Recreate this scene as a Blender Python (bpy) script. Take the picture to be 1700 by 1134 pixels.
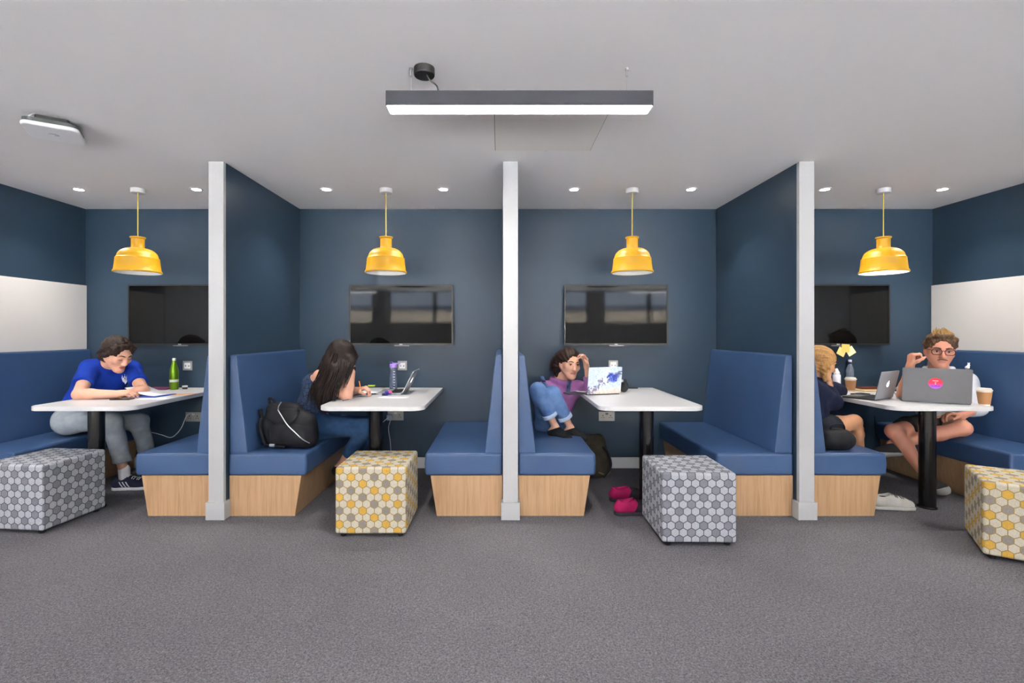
import bpy, bmesh, math, random
import numpy as np
from mathutils import Vector, Matrix
from mathutils.bvhtree import BVHTree

random.seed(7)
rng = np.random.default_rng(7)
for o in list(bpy.data.objects):
    bpy.data.objects.remove(o)
scene = bpy.context.scene
col = scene.collection
R = math.radians

# ------------------------------------------------------------------ camera
FPX, CX, CY, CAMH = 803.0, 829.0, 553.0, 1.25
cam_data = bpy.data.cameras.new('camera')
cam_data.sensor_width = 36.0
cam_data.lens = FPX / 1700 * 36
cam_data.shift_x = (850 - CX) / 1700
cam_data.shift_y = -(567 - CY) / 1700
cam_data.clip_start = 0.05
cam = bpy.data.objects.new('camera', cam_data)
cam.location = (0, 0, CAMH)
cam.rotation_euler = (R(90), 0, 0)
col.objects.link(cam)
scene.camera = cam

# ------------------------------------------------------------------ world, sun, exposure
world = bpy.data.worlds.new('sky')
scene.world = world
world.use_nodes = True
bg = world.node_tree.nodes['Background']
bg.inputs[0].default_value = (0.68, 0.80, 1.0, 1)
bg.inputs[1].default_value = 2.6
sun_d = bpy.data.lights.new('sun', 'SUN')
sun_d.energy = 85.0
sun_d.angle = R(1)
sun = bpy.data.objects.new('sun', sun_d)
sun.rotation_euler = Vector((-0.55, -0.04, -0.83)).to_track_quat('-Z', 'Y').to_euler()
sun.location = (0, 0, 9)
col.objects.link(sun)
LINEAR_STRENGTH = 26.0
DOWN_WATT = 13.0
vs = scene.view_settings
vs.view_transform = 'Standard'
vs.look = 'None'
vs.exposure = 2.0
vs.gamma = 1.0
vs.use_curve_mapping = False


def P(px, py, D):
    """point seen at a photo pixel, at depth D metres"""
    return np.array([(px - CX) * D / FPX, D, CAMH - (py - CY) * D / FPX])


# ------------------------------------------------------------------ materials
def srgb(r, g, b):
    f = lambda c: c / 12.92 if c <= 0.04045 else ((c + 0.055) / 1.055) ** 2.4
    return (f(r / 255), f(g / 255), f(b / 255), 1)


MATS = {}


class NT:
    def __init__(self, m):
        m.use_nodes = True
        self.t = m.node_tree
        self.n = self.t.nodes
        self.bsdf = self.n['Principled BSDF']

    def new(self, typ, **kw):
        n = self.n.new(typ)
        for k, v in kw.items():
            setattr(n, k, v)
        return n

    def link(self, a, b):
        self.t.links.new(a, b)

    def math(self, op, a, b=None, c=None):
        n = self.new('ShaderNodeMath', operation=op)
        for i, v in enumerate((a, b, c)):
            if v is None:
                continue
            if isinstance(v, (int, float)):
                n.inputs[i].default_value = v
            else:
                self.link(v, n.inputs[i])
        return n.outputs[0]

    def vmath(self, op, a, b=None):
        n = self.new('ShaderNodeVectorMath', operation=op)
        for i, v in enumerate((a, b)):
            if v is None:
                continue
            if isinstance(v, tuple):
                n.inputs[i].default_value = v
            else:
                self.link(v, n.inputs[i])
        return n.outputs['Value'] if op in ('DOT_PRODUCT', 'LENGTH') else n.outputs[0]

    def mix(self, fac, a, b):
        n = self.new('ShaderNodeMix', data_type='RGBA')
        if isinstance(fac, (int, float)):
            n.inputs[0].default_value = fac
        else:
            self.link(fac, n.inputs[0])
        for i, v in ((6, a), (7, b)):
            if isinstance(v, tuple):
                n.inputs[i].default_value = v
            else:
                self.link(v, n.inputs[i])
        return n.outputs[2]

    def coords(self, scale=(1, 1, 1), kind='Object'):
        tc = self.new('ShaderNodeTexCoord')
        mp = self.new('ShaderNodeMapping')
        mp.inputs['Scale'].default_value = scale
        self.link(tc.outputs[kind], mp.inputs[0])
        return mp.outputs[0]

    def noise(self, vec, scale, detail=3, dist=0.0):
        n = self.new('ShaderNodeTexNoise')
        n.inputs['Scale'].default_value = scale
        n.inputs['Detail'].default_value = detail
        n.inputs['Distortion'].default_value = dist
        self.link(vec, n.inputs['Vector'])
        return n.outputs[0]

    def ramp(self, fac, stops):
        n = self.new('ShaderNodeValToRGB')
        e = n.color_ramp.elements
        while len(e) < len(stops):
            e.new(0.5)
        for i, (p, c) in enumerate(stops):
            e[i].position = p
            e[i].color = c
        self.link(fac, n.inputs[0])
        return n.outputs[0]

    def bump(self, h, strength, dist=0.002):
        b = self.new('ShaderNodeBump')
        b.inputs['Strength'].default_value = strength
        b.inputs['Distance'].default_value = dist
        self.link(h, b.inputs['Height'])
        self.link(b.outputs[0], self.bsdf.inputs['Normal'])


def mat(name, c, rough=0.5, metal=0.0, spec=0.5, var=0.0, vscale=8.0, bump=0.0, bscale=200.0, stretch=(1, 1, 1), emit=0.0, trans=0.0, sheen=0.0, coat=0.0, sss=0.0):
    if name in MATS:
        return MATS[name]
    m = bpy.data.materials.new(name)
    t = NT(m)
    b = t.bsdf
    c = srgb(*c)
    b.inputs['Base Color'].default_value = c
    b.inputs['Roughness'].default_value = rough
    b.inputs['Metallic'].default_value = metal
    b.inputs['Specular IOR Level'].default_value = spec
    b.inputs['Transmission Weight'].default_value = trans
    b.inputs['Sheen Weight'].default_value = sheen
    b.inputs['Coat Weight'].default_value = coat
    b.inputs['Subsurface Weight'].default_value = sss
    if sss:
        b.inputs['Subsurface Radius'].default_value = (0.01, 0.004, 0.002)
    if emit:
        b.inputs['Emission Color'].default_value = c
        b.inputs['Emission Strength'].default_value = emit
    if var or bump:
        v = t.coords(stretch)
        if var:
            n = t.noise(v, vscale, 4)
            lo = tuple(x * (1 - var) for x in c[:3]) + (1,)
            hi = tuple(min(1, x * (1 + var)) for x in c[:3]) + (1,)
            t.link(t.mix(n, lo, hi), b.inputs['Base Color'])
        if bump:
            t.bump(t.noise(v, bscale, 2), bump)
    MATS[name] = m
    return m


def mat_carpet():
    m = bpy.data.materials.new('carpet')
    t = NT(m)
    v = t.coords()
    a = t.noise(v, 380, 2, 1.5)
    b = t.noise(v, 120, 3, 0.6)
    c = t.noise(v, 2.2, 3)
    k = t.math('ADD', t.math('MULTIPLY', a, 0.62), t.math('MULTIPLY', b, 0.38))
    base = t.ramp(k, [(0.32, srgb(50, 48, 51)), (0.5, srgb(108, 105, 108)), (0.68, srgb(158, 155, 158))])
    tint = t.ramp(c, [(0.3, (0.88, 0.88, 0.89, 1)), (0.7, (1, 1, 1, 1))])
    mm = t.new('ShaderNodeMix', data_type='RGBA', blend_type='MULTIPLY')
    mm.inputs[0].default_value = 1
    t.link(base, mm.inputs[6])
    t.link(tint, mm.inputs[7])
    t.link(mm.outputs[2], t.bsdf.inputs['Base Color'])
    t.bsdf.inputs['Roughness'].default_value = 0.95
    t.bsdf.inputs['Specular IOR Level'].default_value = 0.1
    t.bump(k, 0.9, 0.006)
    return m


def mat_wood():
    m = bpy.data.materials.new('oak')
    t = NT(m)
    v = t.coords((9, 9, 0.55))
    n = t.noise(v, 5, 5, 0.9)
    f = t.noise(t.coords((120, 120, 3)), 3, 3)
    k = t.math('ADD', t.math('MULTIPLY', n, 0.7), t.math('MULTIPLY', f, 0.3))
    t.link(t.ramp(k, [(0.3, srgb(150, 116, 82)), (0.5, srgb(167, 133, 98)), (0.7, srgb(176, 144, 110))]), t.bsdf.inputs['Base Color'])
    t.bsdf.inputs['Roughness'].default_value = 0.45
    t.bump(k, 0.08)
    return m


def mat_hex(name, line, cells):
    """printed hexagon cloth: UV in metres, pointy-top cells, colours by a regular repeat"""
    m = bpy.data.materials.new(name)
    t = NT(m)
    W = 0.0475
    uv = t.new('ShaderNodeUVMap', uv_map='UVMap').outputs[0]
    p = t.vmath('MULTIPLY', uv, (1 / W, 1 / W, 0))
    p = t.vmath('ADD', p, (200.0, 173.2050808 * 2, 0))
    r, h = (1.0, 1.7320508, 1.0), (0.5, 0.8660254, 0.5)
    a = t.vmath('SUBTRACT', t.vmath('MODULO', p, r), h)
    b = t.vmath('SUBTRACT', t.vmath('MODULO', t.vmath('SUBTRACT', p, h), r), h)
    a = t.vmath('MULTIPLY', a, (1, 1, 0))
    b = t.vmath('MULTIPLY', b, (1, 1, 0))
    pick = t.math('LESS_THAN', t.vmath('DOT_PRODUCT', a, a), t.vmath('DOT_PRODUCT', b, b))
    mx = t.new('ShaderNodeMix', data_type='VECTOR')
    t.link(pick, mx.inputs[0])
    t.link(b, mx.inputs[4])
    t.link(a, mx.inputs[5])
    gv = mx.outputs[1]
    idv = t.vmath('SUBTRACT', p, gv)
    ag = t.vmath('ABSOLUTE', gv)
    sx = t.new('ShaderNodeSeparateXYZ')
    t.link(ag, sx.inputs[0])
    d = t.math('MAXIMUM', t.vmath('DOT_PRODUCT', ag, (0.5, 0.8660254, 0)), sx.outputs[0])
    border = t.math('GREATER_THAN', d, 0.452)
    si = t.new('ShaderNodeSeparateXYZ')
    t.link(idv, si.inputs[0])
    row = t.math('ROUND', t.math('DIVIDE', si.outputs[1], 0.8660254))
    key = t.math('MODULO', t.math('ADD', t.math('ADD', t.math('ROUND', t.math('MULTIPLY', si.outputs[0], 2)), t.math('MULTIPLY', row, 3)), 0.5), 12)
    isY = t.math('COMPARE', key, 2.5, 0.8)
    isG = t.math('COMPARE', key, 8.5, 0.8)
    c = t.mix(isG, t.mix(isY, srgb(*cells[0]), srgb(*cells[1])), srgb(*cells[2]))
    c = t.mix(border, c, srgb(*line))
    wv = t.noise(t.coords((1, 1, 0.15)), 420, 2)
    sh = t.ramp(wv, [(0.3, (0.78, 0.78, 0.78, 1)), (0.7, (1.08, 1.08, 1.08, 1))])
    mm = t.new('ShaderNodeMix', data_type='RGBA', blend_type='MULTIPLY')
    mm.inputs[0].default_value = 1
    t.link(c, mm.inputs[6])
    t.link(sh, mm.inputs[7])
    t.link(mm.outputs[2], t.bsdf.inputs['Base Color'])
    t.bsdf.inputs['Roughness'].default_value = 0.9
    t.bsdf.inputs['Specular IOR Level'].default_value = 0.2
    t.bump(wv, 0.35, 0.001)
    return m


def mat_art():
    """painted cover: pale sky, a slate diagonal sweep, a deep blue splash and sand below"""
    m = bpy.data.materials.new('painted_cover')
    t = NT(m)
    v = t.coords()
    sp = t.new('ShaderNodeSeparateXYZ')
    t.link(v, sp.inputs[0])
    x, z = sp.outputs[0], sp.outputs[2]
    n = t.noise(v, 14, 6, 2.0)
    n2 = t.noise(v, 34, 5, 2.5)
    nn = t.math('SUBTRACT', n, 0.5)
    base = t.ramp(n2, [(0.35, srgb(160, 198, 234)), (0.5, srgb(224, 230, 240)), (0.65, srgb(190, 212, 238))])
    sand = t.math('SMOOTH_MIN', 1.0, t.math('MULTIPLY', t.math('SUBTRACT', t.math('ADD', 0.05, t.math('MULTIPLY', nn, 0.12)), z), 60), 0.1)
    sand = t.math('MAXIMUM', sand, 0.0)
    c = t.mix(sand, base, t.ramp(n2, [(0.4, srgb(222, 204, 178)), (0.6, srgb(238, 232, 228))]))
    diag = t.math('ABSOLUTE', t.math('ADD', t.math('SUBTRACT', z, t.math('ADD', 0.1, t.math('MULTIPLY', x, -0.55))), t.math('MULTIPLY', nn, 0.28)))
    dm = t.ramp(diag, [(0.012, (1, 1, 1, 1)), (0.03, (0, 0, 0, 1))])
    c = t.mix(dm, c, t.ramp(n2, [(0.4, srgb(84, 82, 112)), (0.6, srgb(150, 148, 180))]))
    dx = t.math('ADD', x, 0.075)
    dz = t.math('SUBTRACT', z, 0.135)
    dd = t.math('ADD', t.math('SQRT', t.math('ADD', t.math('MULTIPLY', dx, dx), t.math('MULTIPLY', t.math('MULTIPLY', dz, dz), 1.6))), t.math('MULTIPLY', nn, 0.22))
    bm_ = t.ramp(dd, [(0.03, (1, 1, 1, 1)), (0.055, (0, 0, 0, 1))])
    c = t.mix(bm_, c, t.ramp(n2, [(0.4, srgb(34, 44, 140)), (0.62, srgb(90, 120, 216))]))
    t.link(c, t.bsdf.inputs['Base Color'])
    t.bsdf.inputs['Roughness'].default_value = 0.35
    return m


def mat_glass():
    m = bpy.data.materials.new('window_glass')
    t = NT(m)
    tr = t.new('ShaderNodeBsdfTransparent')
    gl = t.new('ShaderNodeBsdfGlossy')
    gl.inputs['Roughness'].default_value = 0.02
    mx = t.new('ShaderNodeMixShader')
    mx.inputs[0].default_value = 0.06
    t.link(tr.outputs[0], mx.inputs[1])
    t.link(gl.outputs[0], mx.inputs[2])
    t.link(mx.outputs[0], t.n['Material Output'].inputs[0])
    return m


def mat_brick():
    m = bpy.data.materials.new('cream_brick')
    t = NT(m)
    b = t.new('ShaderNodeTexBrick')
    b.inputs['Color1'].default_value = srgb(214, 200, 178)
    b.inputs['Color2'].default_value = srgb(200, 184, 160)
    b.inputs['Mortar'].default_value = srgb(150, 140, 125)
    b.inputs['Scale'].default_value = 3
    tc = t.new('ShaderNodeTexCoord')
    mp = t.new('ShaderNodeMapping')
    mp.inputs['Rotation'].default_value = (R(90), 0, 0)
    t.link(tc.outputs['Object'], mp.inputs[0])
    t.link(mp.outputs[0], b.inputs['Vector'])
    t.link(b.outputs[0], t.bsdf.inputs['Base Color'])
    t.bsdf.inputs['Roughness'].default_value = 0.9
    return m


def mat_sticker():
    m = bpy.data.materials.new('sticker_print')
    t = NT(m)
    s = t.new('ShaderNodeSeparateXYZ')
    t.link(t.coords(), s.inputs[0])
    k = t.math('ADD', t.math('MULTIPLY', s.outputs[2], 12.5), 0.5)
    t.link(t.ramp(k, [(0.1, srgb(176, 96, 220)), (0.38, srgb(214, 60, 150)), (0.55, srgb(224, 36, 66)), (0.9, srgb(214, 30, 44))]), t.bsdf.inputs['Base Color'])
    t.bsdf.inputs['Roughness'].default_value = 0.35
    return m


M_wall = mat('blue_wall_paint', (42, 60, 77), 0.42, spec=0.35, bump=0.05, bscale=90)
M_white = mat('white_paint', (205, 205, 207), 0.5, bump=0.02, bscale=80)
M_ceil = mat('ceiling_paint', (238, 236, 235), 0.8, var=0.02, vscale=1.5)
M_post = mat('white_gloss_paint', (166, 167, 168), 0.45)
M_board = mat('whiteboard', (214, 211, 209), 0.35)
M_carpet = mat_carpet()
M_wood = mat_wood()
M_vinyl = mat('blue_vinyl', (52, 78, 116), 0.40, spec=0.5, var=0.08, vscale=3, bump=0.25, bscale=260)
M_table = mat('white_laminate', (198, 197, 198), 0.35)
M_edge = mat('table_edge', (214, 214, 217), 0.4)
M_black = mat('black_gloss', (14, 14, 15), 0.18, spec=0.6)
M_blackm = mat('black_matt', (24, 24, 26), 0.55)
M_plastic_blk = mat('black_plastic', (20, 20, 22), 0.35)
M_yellow = mat('yellow_rubber', (184, 136, 7), 0.48, var=0.05, vscale=6)
M_lampin = mat('lamp_inside', (235, 232, 226), 0.6)
M_flex = mat('yellow_flex', (206, 178, 60), 0.6)
M_screen = mat('tv_screen', (9, 9, 9), 0.05, spec=0.2)
M_silver = mat('silver', (198, 200, 204), 0.32, metal=0.85)
M_alu = mat('aluminium', (158, 160, 164), 0.4, metal=0.4)
M_grey_lap = mat('grey_laptop', (104, 105, 108), 0.45, metal=0.3)
M_plate = mat('socket_steel', (160, 160, 156), 0.4, metal=0.4)
M_paper = mat('paper', (214, 214, 220), 0.7)
M_glow = mat('apple_glow', (255, 255, 255), 0.4, emit=1.2)
M_kraft = mat('kraft', (168, 120, 78), 0.7, bump=0.15, bscale=150)
M_cuplid = mat('cup_lid', (214, 206, 196), 0.4)
M_skinA = mat('skin_fair', (208, 158, 134), 0.5, var=0.08, vscale=14, sss=0.12)
M_skinE = mat('skin_rosy', (194, 134, 110), 0.5, var=0.12, vscale=14, sss=0.12)
M_skinD = mat('skin_tan', (186, 136, 102), 0.5, var=0.08, vscale=14, sss=0.1)
M_lip = mat('lips', (172, 104, 94), 0.45)
M_eye = mat('eye_white', (176, 170, 166), 0.25)
M_iris = mat('iris', (52, 40, 32), 0.2)
M_lash = mat('lash', (40, 28, 24), 0.6)
M_hex_grey = mat_hex('hexagon_cloth_grey', (72, 73, 80), ((160, 162, 168), (116, 117, 124), (122, 121, 128)))
M_hex_yel = mat_hex('hexagon_cloth_yellow', (140, 120, 74), ((182, 174, 158), (190, 150, 66), (132, 125, 118)))
M_glass = mat_glass()


def hairmat(name, c, c2):
    m = bpy.data.materials.new(name)
    t = NT(m)
    n = t.noise(t.coords((60, 60, 14)), 3, 4, 0.5)
    t.link(t.ramp(n, [(0.35, srgb(*c)), (0.65, srgb(*c2))]), t.bsdf.inputs['Base Color'])
    t.bsdf.inputs['Roughness'].default_value = 0.55
    t.bsdf.inputs['Specular IOR Level'].default_value = 0.3
    t.bump(n, 0.6, 0.003)
    return m


# ------------------------------------------------------------------ object helpers
def link(name, me, parent=None):
    o = bpy.data.objects.new(name, me)
    col.objects.link(o)
    if parent is not None:
        o.parent = parent
    return o


def thing(name, label, cat, loc=(0, 0, 0), rz=0.0, group=None):
    o = link(name, None)
    o.empty_display_size = 0.05
    o.location = loc
    o.rotation_euler = (0, 0, rz)
    return tag(o, label, cat, group)


def tag(o, label, cat, group=None, kind=None):
    o['label'] = label
    o['category'] = cat
    if group:
        o['group'] = group
    if kind:
        o['kind'] = kind
    return o


def struct(o, label=None, cat=None):
    o['kind'] = 'structure'
    if label:
        o['label'] = label
        o['category'] = cat
    return o


def finish(bm, name, m, parent, bevel=0.0, segs=2, ang=35, smooth=True, wn=False):
    if bevel:
        bm.normal_update()
        es = [e for e in bm.edges if len(e.link_faces) == 2 and e.calc_face_angle(0) > R(25)]
        bmesh.ops.bevel(bm, geom=es, offset=bevel, segments=segs, profile=0.5, affect='EDGES', clamp_overlap=True)
    bm.normal_update()
    if smooth:
        for f in bm.faces:
            f.smooth = True
        for e in bm.edges:
            if len(e.link_faces) == 2 and e.calc_face_angle(0) > R(ang):
                e.smooth = False
    me = bpy.data.meshes.new(name)
    bm.to_mesh(me)
    bm.free()
    for x in (m if isinstance(m, (list, tuple)) else [m]):
        me.materials.append(x)
    o = link(name, me, parent)
    if bevel or wn:
        w = o.modifiers.new('weighted_normals', 'WEIGHTED_NORMAL')
        w.keep_sharp = True
    return o


def pyd(verts, faces, name, m, parent=None, bevel=0.0, segs=2, ang=35, smooth=True):
    bm = bmesh.new()
    vs_ = [bm.verts.new(tuple(map(float, v))) for v in verts]
    for f in faces:
        try:
            bm.faces.new([vs_[i] for i in f])
        except ValueError:
            pass
    bmesh.ops.recalc_face_normals(bm, faces=bm.faces)
    return finish(bm, name, m, parent, bevel, segs, ang, smooth)


class MB:
    """collects shapes; build() makes them one mesh"""

    def __init__(self):
        self.v, self.f = [], []

    def add(self, v, f):
        n = len(self.v)
        self.v += [tuple(map(float, p)) for p in v]
        self.f += [tuple(i + n for i in q) for q in f]
        return self

    def box(self, x0, x1, y0, y1, z0, z1):
        v = [(x, y, z) for z in (z0, z1) for y in (y0, y1) for x in (x0, x1)]
        return self.add(v, [(0, 2, 3, 1), (4, 5, 7, 6), (0, 1, 5, 4), (2, 6, 7, 3), (0, 4, 6, 2), (1, 3, 7, 5)])

    def prism(self, pts, axis, a, b):
        """polygon pts (2D) swept along axis from a to b"""
        mk = {'y': lambda p, t: (p[0], t, p[1]), 'z': lambda p, t: (p[0], p[1], t), 'x': lambda p, t: (t, p[0], p[1])}[axis]
        n = len(pts)
        v = [mk(p, a) for p in pts] + [mk(p, b) for p in pts]
        f = [tuple(range(n - 1, -1, -1)), tuple(range(n, 2 * n))]
        f += [(i, (i + 1) % n, n + (i + 1) % n, n + i) for i in range(n)]
        return self.add(v, f)

    def lathe(self, prof, n=24, c=(0, 0, 0), cap=True):
        v, f = [], []
        m = len(prof)
        for r, z in prof:
            for k in range(n):
                a = 2 * math.pi * k / n
                v.append((c[0] + r * math.cos(a), c[1] + r * math.sin(a), c[2] + z))
        for i in range(m - 1):
            for k in range(n):
                k2 = (k + 1) % n
                f.append((i * n + k, i * n + k2, (i + 1) * n + k2, (i + 1) * n + k))
        if cap:
            f.append(tuple(range(n - 1, -1, -1)))
            f.append(tuple((m - 1) * n + k for k in range(n)))
        return self.add(v, f)

    def tube(self, path, rad, n=8):
        path = [np.array(p, float) for p in path]
        rad = rad if hasattr(rad, '__len__') else [rad] * len(path)
        v, f = [], []
        up = None
        for i, p in enumerate(path):
            d = path[min(i + 1, len(path) - 1)] - path[max(i - 1, 0)]
            d = d / (np.linalg.norm(d) + 1e-9)
            if up is None:
                up = np.array([0, 0, 1.0]) if abs(d[2]) < 0.9 else np.array([1.0, 0, 0])
            a = np.cross(d, up)
            a /= np.linalg.norm(a) + 1e-9
            b = np.cross(a, d)
            up = b
            for k in range(n):
                t = 2 * math.pi * k / n
                v.append(p + rad[i] * (math.cos(t) * a + math.sin(t) * b))
        for i in range(len(path) - 1):
            for k in range(n):
                k2 = (k + 1) % n
                f.append((i * n + k, i * n + k2, (i + 1) * n + k2, (i + 1) * n + k))
        f.append(tuple(range(n - 1, -1, -1)))
        f.append(tuple((len(path) - 1) * n + k for k in range(n)))
        return self.add(v, f)

    def ball(self, c, r, n=12):
        rx, ry, rz = r if hasattr(r, '__len__') else (r, r, r)
        v, f = [], []
        m = n // 2
        for i in range(1, m):
            th = math.pi * i / m
            for k in range(n):
                a = 2 * math.pi * k / n
                v.append((c[0] + rx * math.sin(th) * math.cos(a), c[1] + ry * math.sin(th) * math.sin(a), c[2] + rz * math.cos(th)))
        for i in range(m - 2):
            for k in range(n):
                k2 = (k + 1) % n
                f.append((i * n + k, (i + 1) * n + k, (i + 1) * n + k2, i * n + k2))
        t = len(v)
        v += [(c[0], c[1], c[2] + rz), (c[0], c[1], c[2] - rz)]
        for k in range(n):
            k2 = (k + 1) % n
            f.append((t, k, k2))
            f.append((t + 1, (m - 2) * n + k2, (m - 2) * n + k))
        return self.add(v, f)

    def grid(self, rows):
        n, m = len(rows), len(rows[0])
        return self.add([p for r in rows for p in r], [(i * m + k, i * m + k + 1, (i + 1) * m + k + 1, (i + 1) * m + k) for i in range(n - 1) for k in range(m - 1)])

    def build(self, name, m, parent=None, bevel=0.0, segs=2, ang=35, smooth=True, off=None):
        v = self.v if off is None else [(a - off[0], b - off[1], c - off[2]) for a, b, c in self.v]
        return pyd(v, self.f, name, m, parent, bevel, segs, ang, smooth)


def copy_tree(o, parent=None):
    c = o.copy()
    col.objects.link(c)
    c.parent = parent
    for ch in list(o.children):
        copy_tree(ch, c)
    return c


def smooth_path(pts, per=6):
    pts = [np.array(p, float) for p in pts]
    q = [2 * pts[0] - pts[1]] + pts + [2 * pts[-1] - pts[-2]]
    out = []
    for i in range(1, len(q) - 2):
        for k in range(per):
            t = k / per
            a, b, c, d = q[i - 1], q[i], q[i + 1], q[i + 2]
            out.append(0.5 * (2 * b + (c - a) * t + (2 * a - 5 * b + 4 * c - d) * t * t + (-a + 3 * b - 3 * c + d) * t ** 3))
    out.append(pts[-1])
    return out


def rrect(x0, x1, y0, y1, r, n=6, corners=(1, 1, 1, 1)):
    """rounded rectangle outline, corners order: (x1,y1) (x0,y1) (x0,y0) (x1,y0)"""
    pts = []
    for i, (cx, cy, sx, sy, a0) in enumerate(((x1, y1, -1, -1, 0), (x0, y1, 1, -1, 90), (x0, y0, 1, 1, 180), (x1, y0, -1, 1, 270))):
        if not corners[i]:
            pts.append((cx, cy))
            continue
        for k in range(n + 1):
            a = R(a0 + 90 * k / n)
            pts.append((cx + sx * r + r * math.cos(a), cy + sy * r + r * math.sin(a)))
    return pts

# ------------------------------------------------------------------ the room
CEIL = 2.4
YF, YB, YS = 3.24, 4.486, -4.2          # front of the dividers, far wall, window wall
XL, XR, XO = -3.838, 4.017, 6.4
DIV = [(-1.949, -1.848), (0.024, 0.125), (2.009, 2.110)]


def sbox(name, m, x0, x1, y0, y1, z0, z1, bevel=0.0, parent=None):
    return MB().box(x0, x1, y0, y1, z0, z1).build(name, m, parent, bevel)


struct(sbox('floor', M_carpet, -XO, XO, YS, YB, -0.1, 0), 'mottled grey loop pile carpet covering the whole floor', 'carpet')
struct(sbox('ceiling', M_ceil, -XO - 0.2, XO + 0.2, YS - 0.2, YB + 0.2, CEIL, CEIL + 0.12), 'smooth off-white plastered ceiling over the booths', 'ceiling')
struct(sbox('wall_far', M_wall, -XO, XO, YB, YB + 0.12, 0, CEIL), 'dark blue painted wall behind the tables carrying the televisions', 'wall')
struct(sbox('wall_left', M_wall, XL - 0.1, XL, YF + 0.02, YB, 0, CEIL), 'dark blue end wall beside the leftmost booth', 'wall')
struct(sbox('wall_right', M_wall, XR, XR + 0.1, YF + 0.02, YB, 0, CEIL), 'dark blue end wall beside the rightmost booth', 'wall')
struct(sbox('wall_outer_left', M_white, -XO - 0.12, -XO, YS, YB, 0, CEIL), 'white outer wall far to the left', 'wall')
struct(sbox('wall_outer_right', M_white, XO, XO + 0.12, YS, YB, 0, CEIL), 'white outer wall far to the right', 'wall')
DL = ('left divider between first and second booth', 'middle divider between second and third booth', 'right divider between third and fourth booth')
for i, (a, b) in enumerate(DIV):
    struct(sbox('wall_divider_%d' % (i + 1), M_wall, a + 0.002, b - 0.002, YF + 0.025, YB, 0, CEIL), 'dark blue painted face of the ' + DL[i], 'wall')
for i, (a, b) in enumerate(DIV + [(XL - 0.1, XL), (XR, XR + 0.1)]):
    t = MB().box(a, b, YF, YF + 0.03, 0, CEIL)
    tn = struct(t.build('trim_%d' % (i + 1), M_post, None, 0.002), 'white square end post of the ' + (DL[i] if i < 3 else ('left end wall' if i == 3 else 'right end wall')), 'post')
    MB().box(a - 0.013, b + 0.013, YF - 0.013, YF + 0.062, 0, 0.118).build('post_foot', M_post, tn, 0.003)
bays = [(XL, DIV[0][0]), (DIV[0][1], DIV[1][0]), (DIV[1][1], DIV[2][0]), (DIV[2][1], XR)]
ORD = ('first', 'second', 'third', 'fourth')
for i, (a, b) in enumerate(bays):
    struct(sbox('baseboard_far_%d' % (i + 1), M_white, a + 0.46, b - 0.46, YB - 0.016, YB, 0, 0.1, 0.003), 'white skirting board under the table in the %s booth from the left' % ORD[i], 'skirting')

# window wall behind the camera, only its upper windows show in the dark screens
ws = MB()
BANDS = ((0.12, 0.92), (1.5, 2.39))  # lower openings are added, letting yard light up on to the ceiling
for z0, z1 in ((0, 0.12), (0.92, 1.5), (2.39, CEIL)):
    ws.box(-XO, XO, YS - 0.2, YS, z0, z1)
edges = ((-5.9, -3.4), (-3.0, -0.5), (-0.1, 2.4), (2.8, 5.3))
for z0, z1 in BANDS:
    x = -XO
    for wx0, wx1 in edges + ((XO, XO),):
        ws.box(x, wx0, YS - 0.2, YS, z0, z1)
        x = wx1
struct(ws.build('wall_window_side', M_white), 'white wall with windows behind the viewer', 'wall')
k = 0
for z0, z1 in BANDS:
    for a, b in edges:
        k += 1
        fr = MB()
        y0, y1 = YS - 0.14, YS - 0.08
        for u0, u1 in ((a, a + 0.05), (b - 0.05, b), ((a + b) / 2 - 0.05, (a + b) / 2 + 0.05)):
            fr.box(u0, u1, y0, y1, z0, z1)
        fr.box(a, b, y0, y1, z0, z0 + 0.04)
        fr.box(a, b, y0, y1, z1 - 0.03, z1)
        w = struct(fr.build('window_%d' % k, M_blackm, smooth=False), 'dark framed window behind the viewer, one of two rows, the lower added for light', 'window')
        w['group'] = 'windows behind the viewer'
        MB().box(a + 0.04, b - 0.04, YS - 0.115, YS - 0.11, z0 + 0.03, z1 - 0.02).build('pane', M_glass, w)
        pd = bpy.data.lights.new('window_portal', 'AREA')
        pd.shape = 'RECTANGLE'
        pd.size, pd.size_y = b - a, z1 - z0
        pd.cycles.is_portal = True
        po = bpy.data.objects.new('window_portal', pd)
        po.location = ((a + b) / 2, YS - 0.22, (z0 + z1) / 2)
        po.rotation_euler = (R(90), 0, 0)
        col.objects.link(po)
fac = sbox('facade', mat_brick(), -16, 16, -12.4, -12, -0.5, 2.2)
struct(fac, 'cream brick building across the yard', 'building')
MB().box(-16.2, 16.2, -12.5, -11.9, 2.2, 2.42).build('roof_edge', mat('roof_edge', (70, 78, 92), 0.6), fac)
struct(sbox('ground', mat('yard', (194, 195, 197), 0.9, var=0.08), -18, 18, -12.5, YS - 0.2, -0.6, -0.5), 'pale yard outside the windows', 'ground')

# whiteboards on the end walls
for nm, x0, x1, lab in (('whiteboard', XL + 0.002, XL + 0.016, 'white wall panel above the bench back on the left end wall'), ('whiteboard', XR - 0.016, XR - 0.002, 'white wall panel above the bench back on the right end wall')):
    tag(sbox(nm, M_board, x0, x1, YF + 0.06, YB - 0.004, 1.102, 1.69, 0.002), lab, 'wall panel', 'white panels on the end walls')

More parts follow.
